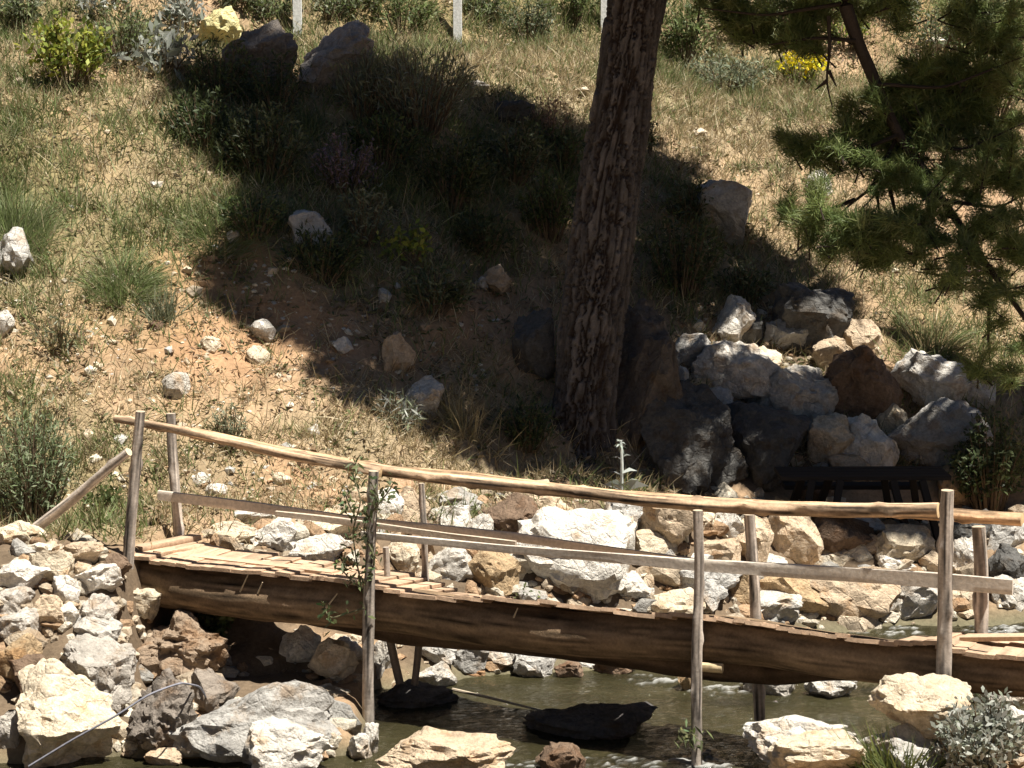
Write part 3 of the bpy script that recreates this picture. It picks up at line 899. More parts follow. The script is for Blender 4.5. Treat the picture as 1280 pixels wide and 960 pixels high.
GR = [(.12, .16, .05), (.09, .12, .04), (.16, .18, .07)]
GG = [(.17, .19, .11), (.13, .15, .08), (.22, .23, .15)]
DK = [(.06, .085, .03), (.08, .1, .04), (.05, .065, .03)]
SV = [(.36, .37, .32), (.28, .3, .25), (.42, .43, .38), (.2, .22, .16)]
ST = [(.45, .37, .2), (.36, .28, .15), (.25, .22, .1)]
GL = [(.18, .23, .08), (.14, .19, .06), (.21, .24, .11), (.24, .25, .13)]
YG = [(.30, .33, .05), (.22, .27, .045), (.13, .18, .035), (.36, .36, .08)]
plant('broadleaf_bush', 86, 112, 104, 104, 'bright yellow green bush near the top left corner', 'bush', YG, .075, .5, 900, 24)
plant('green_bush', 155, 74, 100, 76, 'dull green bush beside the yellow green bush, upper left', 'bush', GG + GR, .06, .3, 1000, 30)
plant('silver_herb', 205, 92, 70, 60, 'silver leaved plant left of the yellow lichen boulder', 'plant', SV, .13, .32, 240, 14)
plant('silver_herb', 232, 40, 60, 55, 'silver leaved plant at the top edge behind the yellow lichen boulder', 'plant', SV, .13, .32, 200, 12)
plant('silver_herb', 130, 20, 70, 40, 'silver leaved plant at the top edge above the dull green bush', 'plant', SV, .1, .3, 200, 12)
plant('evergreen_shrub', 272, 128, 92, 92, 'dark upright sprigs in front of the yellow lichen boulder', 'shrub', DK + GR, .06, .25, 1200, 30, 'spike')
plant('evergreen_shrub', 345, 150, 120, 90, 'dark shrub under the long grey brown boulder', 'shrub', DK, .06, .3, 1000, 26)
plant('lavender_clump', 525, 168, 150, 120, 'grey green clump of upright spikes in the upper middle, half in shade', 'shrub', GG + [(.22, .22, .17)], .09, .14, 2600, 70, 'spike', up=1.2)
plant('lavender_clump', 455, 150, 80, 90, 'grey green spiky clump right beside the humped grey boulder', 'shrub', GG, .09, .14, 1200, 36, 'spike', up=1.2)
plant('seed_stalks', 690, 178, 56, 66, 'brown dried seed stalks at the upper shade edge left of the trunk', 'plant', [(.26, .17, .12), (.32, .22, .16)], .035, .5, 500, 12, 'spike', up=1.)
plant('sprouting_shrub', 508, 328, 84, 48, 'yellow green sprouting shrub inside the shade', 'shrub', YG, .06, .6, 260, 14)
plant('grey_shrub', 452, 306, 84, 84, 'grey green shrub in the shade left above the sprouting shrub', 'shrub', GG, .06, .25, 1000, 28)
plant('heather', 430, 238, 100, 76, 'mauve heath clump in the middle of the shade', 'shrub', [(.30, .21, .25), (.22, .16, .18), (.14, .15, .10)], .045, .3, 1200, 40, 'spike')
plant('flowering_shrub', 1000, 108, 76, 46, 'yellow flowering shrub seen under the pine branch', 'shrub', GR + YG, .05, .35, 500, 18, flowers=((.75, .6, .02), 260, .05))
plant('pale_shrub', 905, 118, 110, 56, 'pale green low shrub right of the trunk near the top', 'shrub', GG + [(.26, .3, .2)], .07, .25, 1200, 34)
plant('green_bush', 858, 74, 70, 84, 'green bush at the top edge right of the pine trunk', 'bush', GR, .07, .4, 900, 24)
plant('grass_clump', 1160, 434, 80, 60, 'grey green grass clump above the stacked grey boulders', 'grass clump', GL + ST, .03, .2, 1200, 80, 'grass', spreadf=1.5)
plant('wormwood', 40, 655, 130, 165, 'feathery grey green shrub at the left edge above the brace pole', 'shrub', [(.2, .24, .13), (.16, .2, .1), (.25, .28, .17), (.12, .16, .07)], .06, .2, 3200, 60, 'spike', up=.8)
plant('tall_grass', 20, 292, 80, 74, 'tall green grass at the left edge above the grey split rock', 'grass clump', GL, .03, .2, 1500, 90, 'grass', spreadf=1.5)
plant('tall_grass', 150, 352, 84, 56, 'green grass clump at the left, below the broad grass patch', 'grass clump', GL, .03, .2, 1300, 80, 'grass', spreadf=1.6)
plant('tall_grass', 268, 292, 90, 46, 'green grass clump left of the shade above the bare soil', 'grass clump', GL, .03, .2, 1300, 80, 'grass', spreadf=1.6)
plant('tall_grass', 207, 402, 30, 70, 'thin green grass tuft on the bare slope above the lone white stone', 'grass clump', GG, .03, .3, 160, 12, 'grass')
plant('straw_clump', 590, 548, 80, 90, 'tall straw stalks at the lower shade edge left of the trunk', 'grass clump', ST, .03, .22, 260, 60, 'grass', spreadf=1.5)
plant('spiky_herb', 500, 538, 56, 52, 'grey spiky plant at the lower tip of the shade', 'plant', SV + GG, .1, .14, 240, 14)
plant('broadleaf_bush', 268, 798, 46, 56, 'dark green leafy plant under the left part of the log', 'plant', GR + DK, .05, .5, 420, 14)
plant('grass_clump', 1128, 966, 100, 90, 'green grass tuft at the bottom right before the cream boulder', 'grass clump', GR + [(.2, .22, .06)], .028, .35, 420, 26, 'grass')
plant('grass_clump', 1182, 900, 44, 60, 'thin yellowish grass beside the cream boulder at the bottom right', 'grass clump', ST + GR, .02, .35, 120, 14, 'grass')
plant('silver_shrub', 1228, 975, 120, 118, 'silver grey leafy shrub in the bottom right corner', 'shrub', SV, .05, .45, 2400, 44)
plant('weed', 1210, 880, 44, 62, 'small grey green weed under the right deck end', 'plant', GG, .035, .35, 320, 12)
plant('moss_tuft', 197, 808, 30, 22, 'small yellow green tuft on the brown conglomerate rock', 'plant', YG, .05, .2, 90, 10, 'grass')
plant('moss_tuft', 660, 752, 36, 20, 'tiny green tuft on the log edge before the largest white boulder', 'plant', GR, .035, .4, 90, 8)
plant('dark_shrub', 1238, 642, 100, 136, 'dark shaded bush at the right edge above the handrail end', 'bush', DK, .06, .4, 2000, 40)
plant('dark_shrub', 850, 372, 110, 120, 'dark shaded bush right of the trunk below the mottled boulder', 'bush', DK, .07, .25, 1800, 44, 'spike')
plant('sprig', 812, 196, 30, 50, 'dark sprig sticking out right of the trunk at mid height', 'plant', DK, .06, .35, 160, 8)
plant('thistle', 1205, 362, 34, 44, 'pink flowered thistle on the slope under the pine branch', 'plant', GG, .06, .3, 120, 8, flowers=((.42, .16, .3), 60, .035))
plant('leafy_herb', 130, 642, 60, 34, 'low green leafy herb behind the first post', 'plant', GR, .05, .5, 260, 12)
plant('grey_shrub', 286, 560, 50, 60, 'thin grey green herb right of the second left post', 'plant', GG, .05, .2, 420, 20, 'spike')
plant('grey_shrub', 76, 438, 90, 50, 'low grey green herb on the bare slope at the left', 'plant', GG + ST, .06, .2, 420, 24, 'spike')
plant('green_bush', 500, 40, 90, 60, 'green bush at the top edge between the left and middle white posts', 'bush', GR, .06, .35, 1000, 26)
plant('green_bush', 660, 52, 70, 60, 'grey green bush at the top edge right of the middle white post', 'bush', GG + DK, .06, .3, 900, 26)
plant('green_bush', 720, 30, 60, 60, 'green bush at the top edge beside the right white post', 'bush', GR, .06, .35, 800, 22)
plant('green_bush', 340, 30, 60, 50, 'green bush at the top edge left of the left white post', 'bush', GR + GG, .06, .3, 700, 22)
plant('green_bush', 410, 22, 60, 40, 'green bush at the top edge right of the left white post', 'bush', GR + GG, .06, .3, 600, 22)
plant('green_bush', 1235, 150, 120, 120, 'dark green bush behind the pine branch at the top right', 'bush', GR + DK, .08, .4, 1600, 30)
plant('green_bush', 1060, 60, 70, 50, 'green bush behind the pine branch near the reddish soil', 'bush', GR + YG, .06, .4, 600, 20)

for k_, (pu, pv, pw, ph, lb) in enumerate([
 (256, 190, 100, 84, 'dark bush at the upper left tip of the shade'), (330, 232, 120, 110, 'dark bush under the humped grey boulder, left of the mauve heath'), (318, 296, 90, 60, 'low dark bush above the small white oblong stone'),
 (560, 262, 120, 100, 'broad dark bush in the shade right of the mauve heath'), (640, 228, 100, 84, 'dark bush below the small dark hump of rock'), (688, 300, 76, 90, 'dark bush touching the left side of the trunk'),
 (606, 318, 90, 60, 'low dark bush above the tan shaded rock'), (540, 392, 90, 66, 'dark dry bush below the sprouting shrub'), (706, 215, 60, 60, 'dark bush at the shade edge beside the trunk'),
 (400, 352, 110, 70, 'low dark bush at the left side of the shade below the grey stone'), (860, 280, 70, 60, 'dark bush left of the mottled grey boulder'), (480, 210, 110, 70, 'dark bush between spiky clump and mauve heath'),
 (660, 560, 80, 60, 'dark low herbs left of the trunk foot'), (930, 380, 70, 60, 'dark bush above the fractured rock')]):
    plant('shade_darkening_shrub', pu, pv, pw, ph, lb, 'bush', [DK, DK + GG[:2], DK + GR[:2]][k_ % 3], .065, .28, int(pw * ph / 5.2), 34, ('spike', 'leafy')[k_ % 2], up=.8)  # slope bushes, added denser and darker to deepen the tree shade
for k_, (pu, pv, pw, ph, lb) in enumerate([
 (930, 52, 90, 70, 'green bush at the top edge left of the pine branch'), (1120, 30, 60, 40, 'small green bush beside the reddish soil patch at the top'), (1205, 60, 90, 80, 'green bush at the top right behind the needles'),
 (1170, 70, 90, 60, 'olive bush under the reddish soil patch at the top right'), (1085, 12, 60, 30, 'small green bush left of the reddish soil patch'), (980, 30, 80, 50, 'dull green bush behind the yellow flowering shrub'), (450, 12, 70, 36, 'dull green bush on the top edge above the humped grey boulder'), (30, 30, 70, 40, 'sage green bush in the very top left corner'),
 (800, 60, 60, 60, 'green bush showing at the right rim of the trunk top'), (600, 24, 60, 40, 'low green bush right behind the middle white post'), (300, 10, 60, 36, 'small green bush at the top edge behind the long boulder')]):
    plant('green_bush', pu, pv, pw, ph, lb, 'bush', GR + GG, .06, .35, 900, 26)

# mullein: pale stalk before the dark boulders
mb_ = hit(777, 616)[0]; mb_[1] -= .35
mb_ = at(777, 612, mb_[1])
root = empty('mullein', mb_, 'single pale grey mullein stalk right of the trunk foot', 'plant')
H = 62 / FPX * mb_[1] * 1.02
mb = MB(); mb.tube([mb_, mb_ + [.0, 0, H * .5], mb_ + [-.01, 0, H]], [.016, .010], (.42, .44, .4), seg=8, step=.03); mb.build('stalk', M_WOOD, root)
P, D, L = [], [], []
for hz, sx, ln in ((.12, 1, .2), (.1, -1, .14), (.3, -1, .14), (.34, 1, .16), (.62, -1, .1), (.66, 1, .1), (.0, 1, .28), (.02, -1, .2)):
    P.append(mb_ + [0, 0, H * hz]); D.append([sx, RNG.normal(0, .3), .8]); L.append(ln)
for k in range(26):
    P.append(mb_ + [-.01, 0, H * RNG.uniform(.86, 1)]); D.append(RNG.normal(size=3) + [0, 0, .5]); L.append(.055)
n = len(P)
link('leaves', blades_mesh('leaves', np.array(P), np.array(D), np.array(L), np.array(L) * .3, jit((.42, .45, .4), n, .1, .03), .5, .5, 1), M_LEAF, root)

# ------------------------------------------------------------------ footbridge
TH = R(25)
A0 = np.array([0, 14.2]); CX = np.array([math.sin(TH), math.cos(TH)]); LX = np.array([math.cos(TH), -math.sin(TH)])
C3 = np.array([CX[0], CX[1], 0]); L3 = np.array([LX[0], LX[1], 0])


def nb(u, v, off=0.0):
    d = ray(u, v)
    t = (A0 @ CX + off) / (d[:2] @ CX)
    return CAM + d * t


root = empty('footbridge', nb(640, 780), 'rustic log footbridge with pole handrails over the stream', 'footbridge')
WD = (.36, .29, .22); GRYW = (.31, .265, .22); TAN = (.41, .285, .18); DECK = (.46, .32, .21)
edge = [(150, 693), (170, 695), (240, 706), (320, 714), (455, 727), (515, 742), (640, 747), (800, 764), (870, 767), (960, 778), (1060, 796), (1170, 804), (1222, 818), (1300, 824)]
eu = np.array([e[0] for e in edge], float); ev = np.array([e[1] for e in edge], float)
# logs
cl = [(140, 724), (330, 744), (450, 758), (640, 778), (790, 793), (960, 806), (1085, 820), (1250, 842), (1330, 851)]
near = [nb(a, b_, .12) for a, b_ in cl]
MB().tube(near, [.165, .16, .15, .125], (.17, .118, .072), seg=48, step=.03, wob=.05, streak=.6, seed=3, knots=0, capc=(.4, .28, .16)).build('log', M_BARK, root)
dzf = np.interp([c[0] for c in cl], [150, 300, 600, 1000, 1150, 1300], [-.05, -.08, -.17, -.17, -.10, -.05])
far = [p + C3 * .38 + [0, 0, dz - .01] for p, dz in zip(near, dzf)]
MB().tube(far, [.15, .15, .14, .12], (.12, .08, .05), seg=20, step=.08, wob=.07, streak=.6, seed=8, capc=(.4, .28, .16)).build('log', M_BARK, root)
# deck planks
dk = MB()
u = 150.0; i = 0
while u < 1292:
    wpx = RNG.uniform(13, 27)
    vm = np.interp(u + wpx / 2, eu, ev)
    tilt = np.interp(u, [150, 300, 480, 640, 1000, 1130, 1200, 1300], [.0, -.02, -.08, -.19, -.19, -.12, -.03, -.0])
    p = nb(u + wpx / 2, vm + RNG.normal(0, 1.2), -.06)
    a = p - C3 * RNG.uniform(-.005, .012); e = p + C3 * (.62 + RNG.uniform(-.04, .06)) + [0, 0, tilt] + L3 * RNG.normal(0, .02)
    half = wpx * .63 / FPX * p[1] * 1.02
    dk.beam([a - [0, 0, .014], e - [0, 0, .014]], half, .013, L3 + np.array([0, 0, RNG.normal(0, .03)]), np.array(DECK) * RNG.uniform(.72, 1.15), step=.07, seed=i, jag=.06)
    u += wpx; i += 1
# loose planks at both ends
dk.beam([nb(172, 686, .1), nb(246, 671, .62)], .05, .02, L3, np.array(DECK) * .9, jag=.05, seed=91)
dk.beam([nb(196, 692, .1), nb(258, 681, .6)], .04, .016, L3, np.array(DECK) * 1.1, jag=.05, seed=92)
dk.beam([nb(215, 692, .25), nb(420, 716, .15)], .012, .05, (0, 0, 1), np.array(DECK) * 1.1, jag=.05, seed=93)
dk.beam([nb(1205, 797, .3), nb(1300, 796, .2)], .014, .06, (0, 0, 1), np.array(DECK) * 1.05, jag=.05, seed=94)
dk.build('deck', M_WOOD, root)
# split plank trunk edge battens hang from the deck lip
# posts: near ones stand outside the log
NP = [((176, 514), (159, 742), -.09, (.034, .040)), ((466, 588), (457, 912), -.09, (.032, .042)), ((873, 638), (871, 950), -.09, (.029, .035)), ((1184, 612), (1177, 866), -.09, (.038, .045))]
for k, (t_, b_, off, r_) in enumerate(NP):
    a, e = nb(*t_, off), nb(*b_, off)
    MB().tube([a, (a + e) / 2 + L3 * RNG.normal(0, .012), e - [0, 0, .15]], r_, GRYW, seg=20, step=.03, wob=.13, streak=.85, seed=20 + k, knots=9, capc=(.45, .36, .25)).build('post', M_WOOD, root)
FP = [((214, 517), (223, 676), .6, (.034, .037)), ((527, 604), (533, 728), .62, (.02, .024)), ((939, 643), (949, 910), .62, (.036, .036)), ((1220, 658), (1229, 800), .6, (.042, .042))]
for k, (t_, b_, off, r_) in enumerate(FP):
    a, e = nb(*t_, off), nb(*b_, off)
    MB().tube([a, (a + e) / 2 + L3 * RNG.normal(0, .01), e - [0, 0, .12]], r_, GRYW, seg=18, step=.03, wob=.13, streak=.85, seed=30 + k, knots=6, capc=(.42, .34, .25)).build('post', M_WOOD, root)
a, e = nb(482, 684, .3), nb(484, 728, .3)
MB().tube([a, e], .022, GRYW, seg=10, step=.05, seed=44).build('post', M_WOOD, root)
# handrails
def rail(pix, off, r_, c, seed):
    MB().tube([nb(a, b_, off) for a, b_ in pix], r_, c, seg=22, step=.03, wob=.15, streak=.85, seed=seed, knots=22, capc=(.62, .44, .24)).build('handrail', M_WOOD, root)
rail([(142, 523), (215, 535), (280, 549), (360, 566), (440, 581), (478, 590)], .0, (.027, .034), TAN, 51)
rail([(462, 589), (560, 600), (640, 608), (750, 619), (870, 628), (1000, 633), (1174, 637)], .015, (.036, .046), TAN, 52)
rail([(240, 544), (360, 567), (490, 590), (640, 603), (760, 615), (870, 626), (1000, 634), (1170, 640), (1278, 647)], .52, (.038, .042), (.40, .26, .15), 53)
# lower boards
def board(pix, off, hb, c, seed):
    MB().beam([nb(a, b_, off) for a, b_ in pix], hb, .013, (0, 0, 1), c, seed=seed, jag=.08).build('board', M_WOOD, root)
board([(452, 668), (560, 679), (640, 687), (860, 705), (1168, 725), (1266, 734)], -.01, (.022, .026, .034, .044, .047), (.58, .51, .42), 61)
board([(198, 619), (320, 634), (440, 651), (640, 671), (850, 701), (1010, 718)], .54, (.036, .036, .03, .026), (.52, .45, .37), 62)
board([(345, 642), (430, 651), (560, 670), (645, 680)], .35, (.02, .02), (.5, .42, .32), 63)
# leaning brace pole on the left end, props and cross beam below
MB().tube([nb(164, 566, -.16), nb(90, 626, -.16), nb(-20, 706, -.16)], (.032, .042), (.40, .34, .28), seg=18, step=.03, wob=.12, streak=.9, seed=71, knots=12, capc=(.55, .45, .3)).build('brace', M_WOOD, root)
MB().tube([nb(486, 792, .45), nb(508, 884, .45)], .03, (.2, .16, .12), seg=10, step=.06, seed=72).build('prop', M_WOOD, root)
MB().tube([nb(524, 792, .5), nb(514, 890, .5)], .026, (.2, .16, .12), seg=10, step=.06, seed=73).build('prop', M_WOOD, root)
a = nb(892, 834, -.02)
MB().tube([a - L3 * .09 - C3 * .02, a + L3 * .06], .032, (.56, .44, .26), seg=10, step=.04, seed=74, capc=(.6, .48, .3)).build('cross_peg', M_WOOD, root)
# ragged splinters and bark rags on the log
sp = MB()
for (pu, pv, du, dv) in ((300, 740, 10, -22), (322, 742, 6, -14), (642, 772, 5, -12), (408, 760, 14, -18)):
    sp.tube([nb(pu, pv, -.05), nb(pu + du, pv + dv, -.06)], (.007, .004), (.5, .4, .27), seg=5, step=.03)
sp.build('splinters', M_WOOD, root)

# climbing plant wound round the second near post
base = nb(452, 735, -.17)
root2 = empty('climbing_plant', base, 'small leafy climber wound round the second near bridge post', 'plant')
mb = MB()
paths = [[(452, 735), (446, 705), (440, 665), (452, 625), (440, 590), (448, 572)], [(456, 730), (470, 700), (452, 660), (476, 625), (462, 600)], [(450, 735), (425, 712), (432, 690)], [(446, 650), (436, 632), (430, 612)], [(466, 640), (486, 615), (492, 604)], [(456, 760), (410, 775), (404, 752)]]
LP = []
for p in paths:
    q = np.array([nb(a, b_, -.17 + RNG.normal(0, .03)) for a, b_ in p])
    mb.tube(q, [.006, .004], (.14, .13, .07), seg=5, step=.03, caps=False)
    for k in range(len(q) - 1):
        for t in np.linspace(0, 1, 9): LP.append(q[k] * (1 - t) + q[k + 1] * t)
mb.build('stems', M_WOOD, root2)
LP = np.repeat(np.array(LP), 2, 0); n = len(LP); LP = LP + RNG.normal(0, .03, (n, 3))
link('leaves', blades_mesh('leaves', LP, RNG.normal(size=(n, 3)) + [0, -.3, .1], RNG.uniform(.03, .075, n), RNG.uniform(.012, .028, n), jit((.11, .14, .06), n, .3, .1), .2, .3, 1), M_LEAF, root2)
base = nb(868, 940, -.12)
root2 = empty('water_weed', base, 'thin green weed caught at the foot of the third near post', 'plant')
q = base + RNG.normal(0, .04, (60, 3)) + [-.02, 0, .09]
link('leaves', blades_mesh('leaves', q, RNG.normal(size=(60, 3)) + [0, 0, .6], .07, .018, jit((.14, .16, .07), 60), .2, .3, 1), M_LEAF, root2)

# ------------------------------------------------------------------ small built things
def whitepost(u, vb, vt, w, label):
    b0 = hit(u, vb)[0]
    H = (vb - vt) / FPX * b0[1] * 1.02
    r_ = w / 2 / FPX * b0[1]
    mb = MB(); mb.beam([b0 - [0, 0, .3], b0 + [.0, 0, H]], r_, r_ * .8, (1, 0, 0), (.72, .72, .68), step=.15, jag=.02)
    o = mb.build('fence_post', M_WOOD)
    tag(o, label, 'fence post', 'white fence posts on the crest of the slope')
whitepost(372, 40, -40, 11, 'left white fence post on the crest, between grass and the humped grey boulder')
whitepost(572, 56, -40, 11, 'middle white fence post on the crest above the spiky grey green clump')
whitepost(756, 42, -40, 11, 'white fence post half hidden behind the left side of the pine trunk')

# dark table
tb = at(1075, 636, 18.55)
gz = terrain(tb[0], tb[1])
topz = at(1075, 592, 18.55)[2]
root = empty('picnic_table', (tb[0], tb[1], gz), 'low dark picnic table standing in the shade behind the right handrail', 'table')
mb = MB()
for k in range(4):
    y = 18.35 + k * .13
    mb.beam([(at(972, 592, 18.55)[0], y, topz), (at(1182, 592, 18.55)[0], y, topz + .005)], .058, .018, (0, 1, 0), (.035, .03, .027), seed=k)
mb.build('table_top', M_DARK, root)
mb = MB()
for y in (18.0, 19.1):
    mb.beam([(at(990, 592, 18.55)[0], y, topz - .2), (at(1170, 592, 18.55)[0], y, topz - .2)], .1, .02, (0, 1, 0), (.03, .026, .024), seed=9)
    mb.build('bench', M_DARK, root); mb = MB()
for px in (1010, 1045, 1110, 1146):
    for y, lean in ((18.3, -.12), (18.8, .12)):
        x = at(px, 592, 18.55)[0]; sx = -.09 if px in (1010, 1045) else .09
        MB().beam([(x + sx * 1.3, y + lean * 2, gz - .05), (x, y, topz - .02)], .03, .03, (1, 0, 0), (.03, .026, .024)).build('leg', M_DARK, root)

# cable at lower left, stick over the water
q = []
for (a, b_), lift in (((36, 958), .05), ((90, 925), .06), ((150, 892), .05), ((185, 868), .1), ((226, 853), .2), ((250, 858), .6), ((262, 880), .9)):
    q.append(at(a, b_, 13.3 + lift))
mb = MB(); mb.tube(q, .0065, (.22, .22, .25), seg=8, step=.04, wob=.02, streak=.05)
tag(mb.build('hose', M_WOOD), 'thin grey hose running over the rocks in the lower left corner', 'hose')
mb = MB(); mb.tube([at(566, 862, 15.2), at(610, 872, 15.0), at(676, 888, 14.8)], [.012, .007], (.36, .3, .22), seg=7, step=.05)
tag(mb.build('stick', M_WOOD), 'thin bare stick lying over the water left of the black boulder', 'stick')

# ------------------------------------------------------------------ pine with the visible trunk
tr = [(-120, 812, 64), (0, 797, 68), (100, 781, 67), (200, 766, 73), (300, 754, 79), (400, 741, 76), (480, 731, 72), (540, 726, 69), (578, 723, 74), (600, 721, 90)]
TY = hit(733, 572)[0][1]
cpt = np.array([at(c_, v_, TY + .25) for v_, c_, w_ in tr])[::-1]
rad = np.array([w_ / 2 / FPX * (TY + .25) * 1.02 for v_, c_, w_ in tr])[::-1]
cpt = np.vstack([cpt[0] - [0, 0, .3], cpt, cpt[-1] + [.25, 0, 3.0], cpt[-1] + [.35, -.2, 6.0], cpt[-1] + [.3, -.5, 9.5]])
rad = np.concatenate([[rad[0] * 1.25], rad, [.19, .13, .03]])
root = empty('pine_tree', cpt[1], 'tall pine with a thick fissured trunk standing behind the bridge in the middle', 'tree')
zz = cpt[:, 2]
n1, sg = 520, 190
zs = np.concatenate([np.linspace(zz[0], 5.6, n1), np.linspace(5.7, zz[-1], 60)])
n = len(zs)
cxx = np.interp(zs, zz, cpt[:, 0]); cyy = np.interp(zs, zz, cpt[:, 1]); rr = np.interp(zs, zz, rad)
ker = np.ones(25) / 25
pad = lambda a: np.convolve(np.pad(a, 12, mode='edge'), ker, 'valid')
cxx, cyy, rr = pad(cxx), pad(cyy), pad(rr)
th = np.linspace(0, 2 * np.pi, sg, endpoint=False)
ZZ, TT = np.meshgrid(zs, th, indexing='ij')
# long bark plates: cellular pattern stretched along the stem
def worley(x, y, seed, period):
    ix, iy = np.floor(x).astype(int), np.floor(y).astype(int)
    F1 = np.full(x.shape, 9.); F2 = np.full(x.shape, 9.); idv = np.zeros(x.shape)
    for dx in (-1, 0, 1):
        for dy in (-1, 0, 1):
            jx, jy = ix + dx, iy + dy
            jm = np.mod(jx, period)
            px = jx + _h(jm, jy, np.full_like(jx, seed)); py = jy + _h(jm, jy, np.full_like(jx, seed + 5))
            d = np.hypot(x - px, y - py)
            c_ = _h(jm, jy, np.full_like(jx, seed + 9))
            nw = d < F1
            F2 = np.where(nw, F1, np.minimum(F2, d)); idv = np.where(nw, c_, idv); F1 = np.where(nw, d, F1)
    return F1, F2, idv
wp = fbm(np.stack([np.cos(TT).ravel() * 2.2, np.sin(TT).ravel() * 2.2, ZZ.ravel() * 1.8], 1), 4).reshape(TT.shape)
wp2 = fbm(np.stack([np.cos(TT).ravel() * 2.2 + 9, np.sin(TT).ravel() * 2.2, ZZ.ravel() * 1.8], 1), 4).reshape(TT.shape)
NPER = 24
wq = fbm(np.stack([np.cos(TT).ravel() * 6 + 3, np.sin(TT).ravel() * 6, ZZ.ravel() * 9], 1), 4, .6).reshape(TT.shape)
wp = wp + .35 * wq; wp2 = wp2 + .5 * wq
F1, F2, idv = worley(TT / (2 * np.pi) * NPER + wp * .7, ZZ * 1.9 + wp2 * .8, 3, NPER)
plate = sstep(.02, .26, F2 - F1) * (.72 + .28 * sstep(-.35, .1, wq))
fine = fbm(np.stack([np.cos(TT).ravel() * 9, np.sin(TT).ravel() * 9, ZZ.ravel() * 7], 1), 4).reshape(TT.shape)
RR = rr[:, None] * (1 + .04 * wp) + (plate - .75) * .042 + fine * .006 + plate * (idv - .5) * .018
RR = RR + .13 * np.exp(-np.maximum(ZZ - zz[1], 0) * 3.2) * (1 + .7 * np.cos(TT * 5 + 1))
RR = np.maximum(RR, .02)
V = np.stack([cxx[:, None] + RR * np.cos(TT), cyy[:, None] + RR * np.sin(TT), ZZ], -1).reshape(-1, 3)
cb = np.array([.105, .094, .087])[None, None] * (.75 + .5 * idv)[..., None] * (1 + .25 * fine)[..., None]
cr = np.array([.035, .024, .018])[None, None] * np.ones_like(cb)
Cc = (cr + (cb - cr) * plate[..., None]).reshape(-1, 3)
ii = np.arange(n * sg).reshape(n, sg); jj = np.roll(ii, -1, 1)
q = np.stack([ii[:-1], jj[:-1], jj[1:], ii[1:]], -1).reshape(-1, 4)
link('trunk', set_mesh('trunk', V, q.ravel(), np.arange(len(q)) * 4, None, np.clip(Cc, .01, .6)), M_BARK, root)

# crown: its boughs hang where their shade falls on the slope
SH = [(215, 100), (262, 88), (300, 88), (345, 112), (385, 104), (425, 72), (470, 66), (500, 88), (545, 125), (600, 130), (640, 130), (672, 150), (710, 165), (740, 175), (790, 180), (835, 200),
      (870, 245), (915, 300), (960, 320), (1000, 345), (1045, 372), (1070, 395), (1060, 425), (960, 430), (900, 425), (850, 440), (845, 490), (960, 520), (1010, 570), (1040, 600), (1000, 614),
      (840, 612), (760, 605), (640, 590), (600, 560), (545, 540), (530, 500), (470, 510), (430, 470), (412, 430), (360, 412), (296, 385), (280, 335), (325, 300), (330, 260), (270, 190)]


def inpoly(u, v, poly):
    r = np.zeros(len(u), bool); m = len(poly)
    for i in range(m):
        x1, y1 = poly[i]; x2, y2 = poly[(i + 1) % m]
        c_ = ((y1 > v) != (y2 > v)) & (u < (x2 - x1) * (v - y1) / (y2 - y1 + 1e-9) + x1)
        r ^= c_
    return r


THIN = [(480, 455, 55, 60, .3), (620, 350, 45, 40, .5), (340, 385, 60, 25, .35), (560, 250, 40, 30, .4), (880, 450, 60, 30, .8), (590, 520, 50, 40, .5), (930, 350, 40, 40, .3), (700, 590, 60, 12, .4), (430, 110, 30, 20, .4)]
u = RNG.uniform(200, 1080, 16000); v = RNG.uniform(35, 620, 16000)
k = inpoly(u + 10 * RNG.normal(size=len(u)), v + 8 * RNG.normal(size=len(v)), SH)
k &= RNG.uniform(size=len(u)) > blobs(u, v, THIN)
k &= ~((u < 660) & (v > 300) & (fbm2(u / 22, v / 16, 2, 3.) < -.52) & (RNG.uniform(size=len(u)) < .93))
k &= ~((u < 700) & (v < 310) & (v > 130) & (fbm2(u / 16, v / 12, 2, 13.) < -.62))
k &= ~((u > 640) & (fbm2(u / 18, v / 14, 2, 7.) < -.42))
u, v = u[k][:5200], v[k][:5200]
P = hit(u, v)
P[:, 2] += RNG.uniform(0, .45, len(P)) * (v > 250)
LIT = hit(*np.array([(885, 455), (905, 445), (930, 450), (955, 468), (980, 480), (1005, 490), (1025, 500), (1140, 455), (1165, 450), (1190, 470), (1130, 520), (1160, 512), (1190, 525), (1210, 560), (1060, 545), (1095, 540), (1035, 545), (1085, 570),
    (385, 60), (400, 45), (420, 35), (300, 45), (330, 85), (1075, 445), (1050, 440), (490, 428), (1000, 365), (1010, 375), (905, 235), (920, 260)], float).T)
LIT = LIT - FW * .25
NEEDLE_LIT = np.array([at(a, b_, 18.55) for a, b_ in ((1180, 300), (1250, 310), (1105, 305), (1020, 280), (1250, 240), (1060, 205), (1140, 230), (1200, 330), (1250, 390))])


def sunny(P, r=.15):
    d = P[:, None, :] - LIT[None]
    d = d - (d @ TO_SUN)[..., None] * TO_SUN
    hit_ = (np.linalg.norm(d, axis=-1) < r).any(1)
    d = P[:, None, :] - NEEDLE_LIT[None]
    d = d - (d @ TO_SUN)[..., None] * TO_SUN
    return hit_ | (np.linalg.norm(d, axis=-1) < .5).any(1)


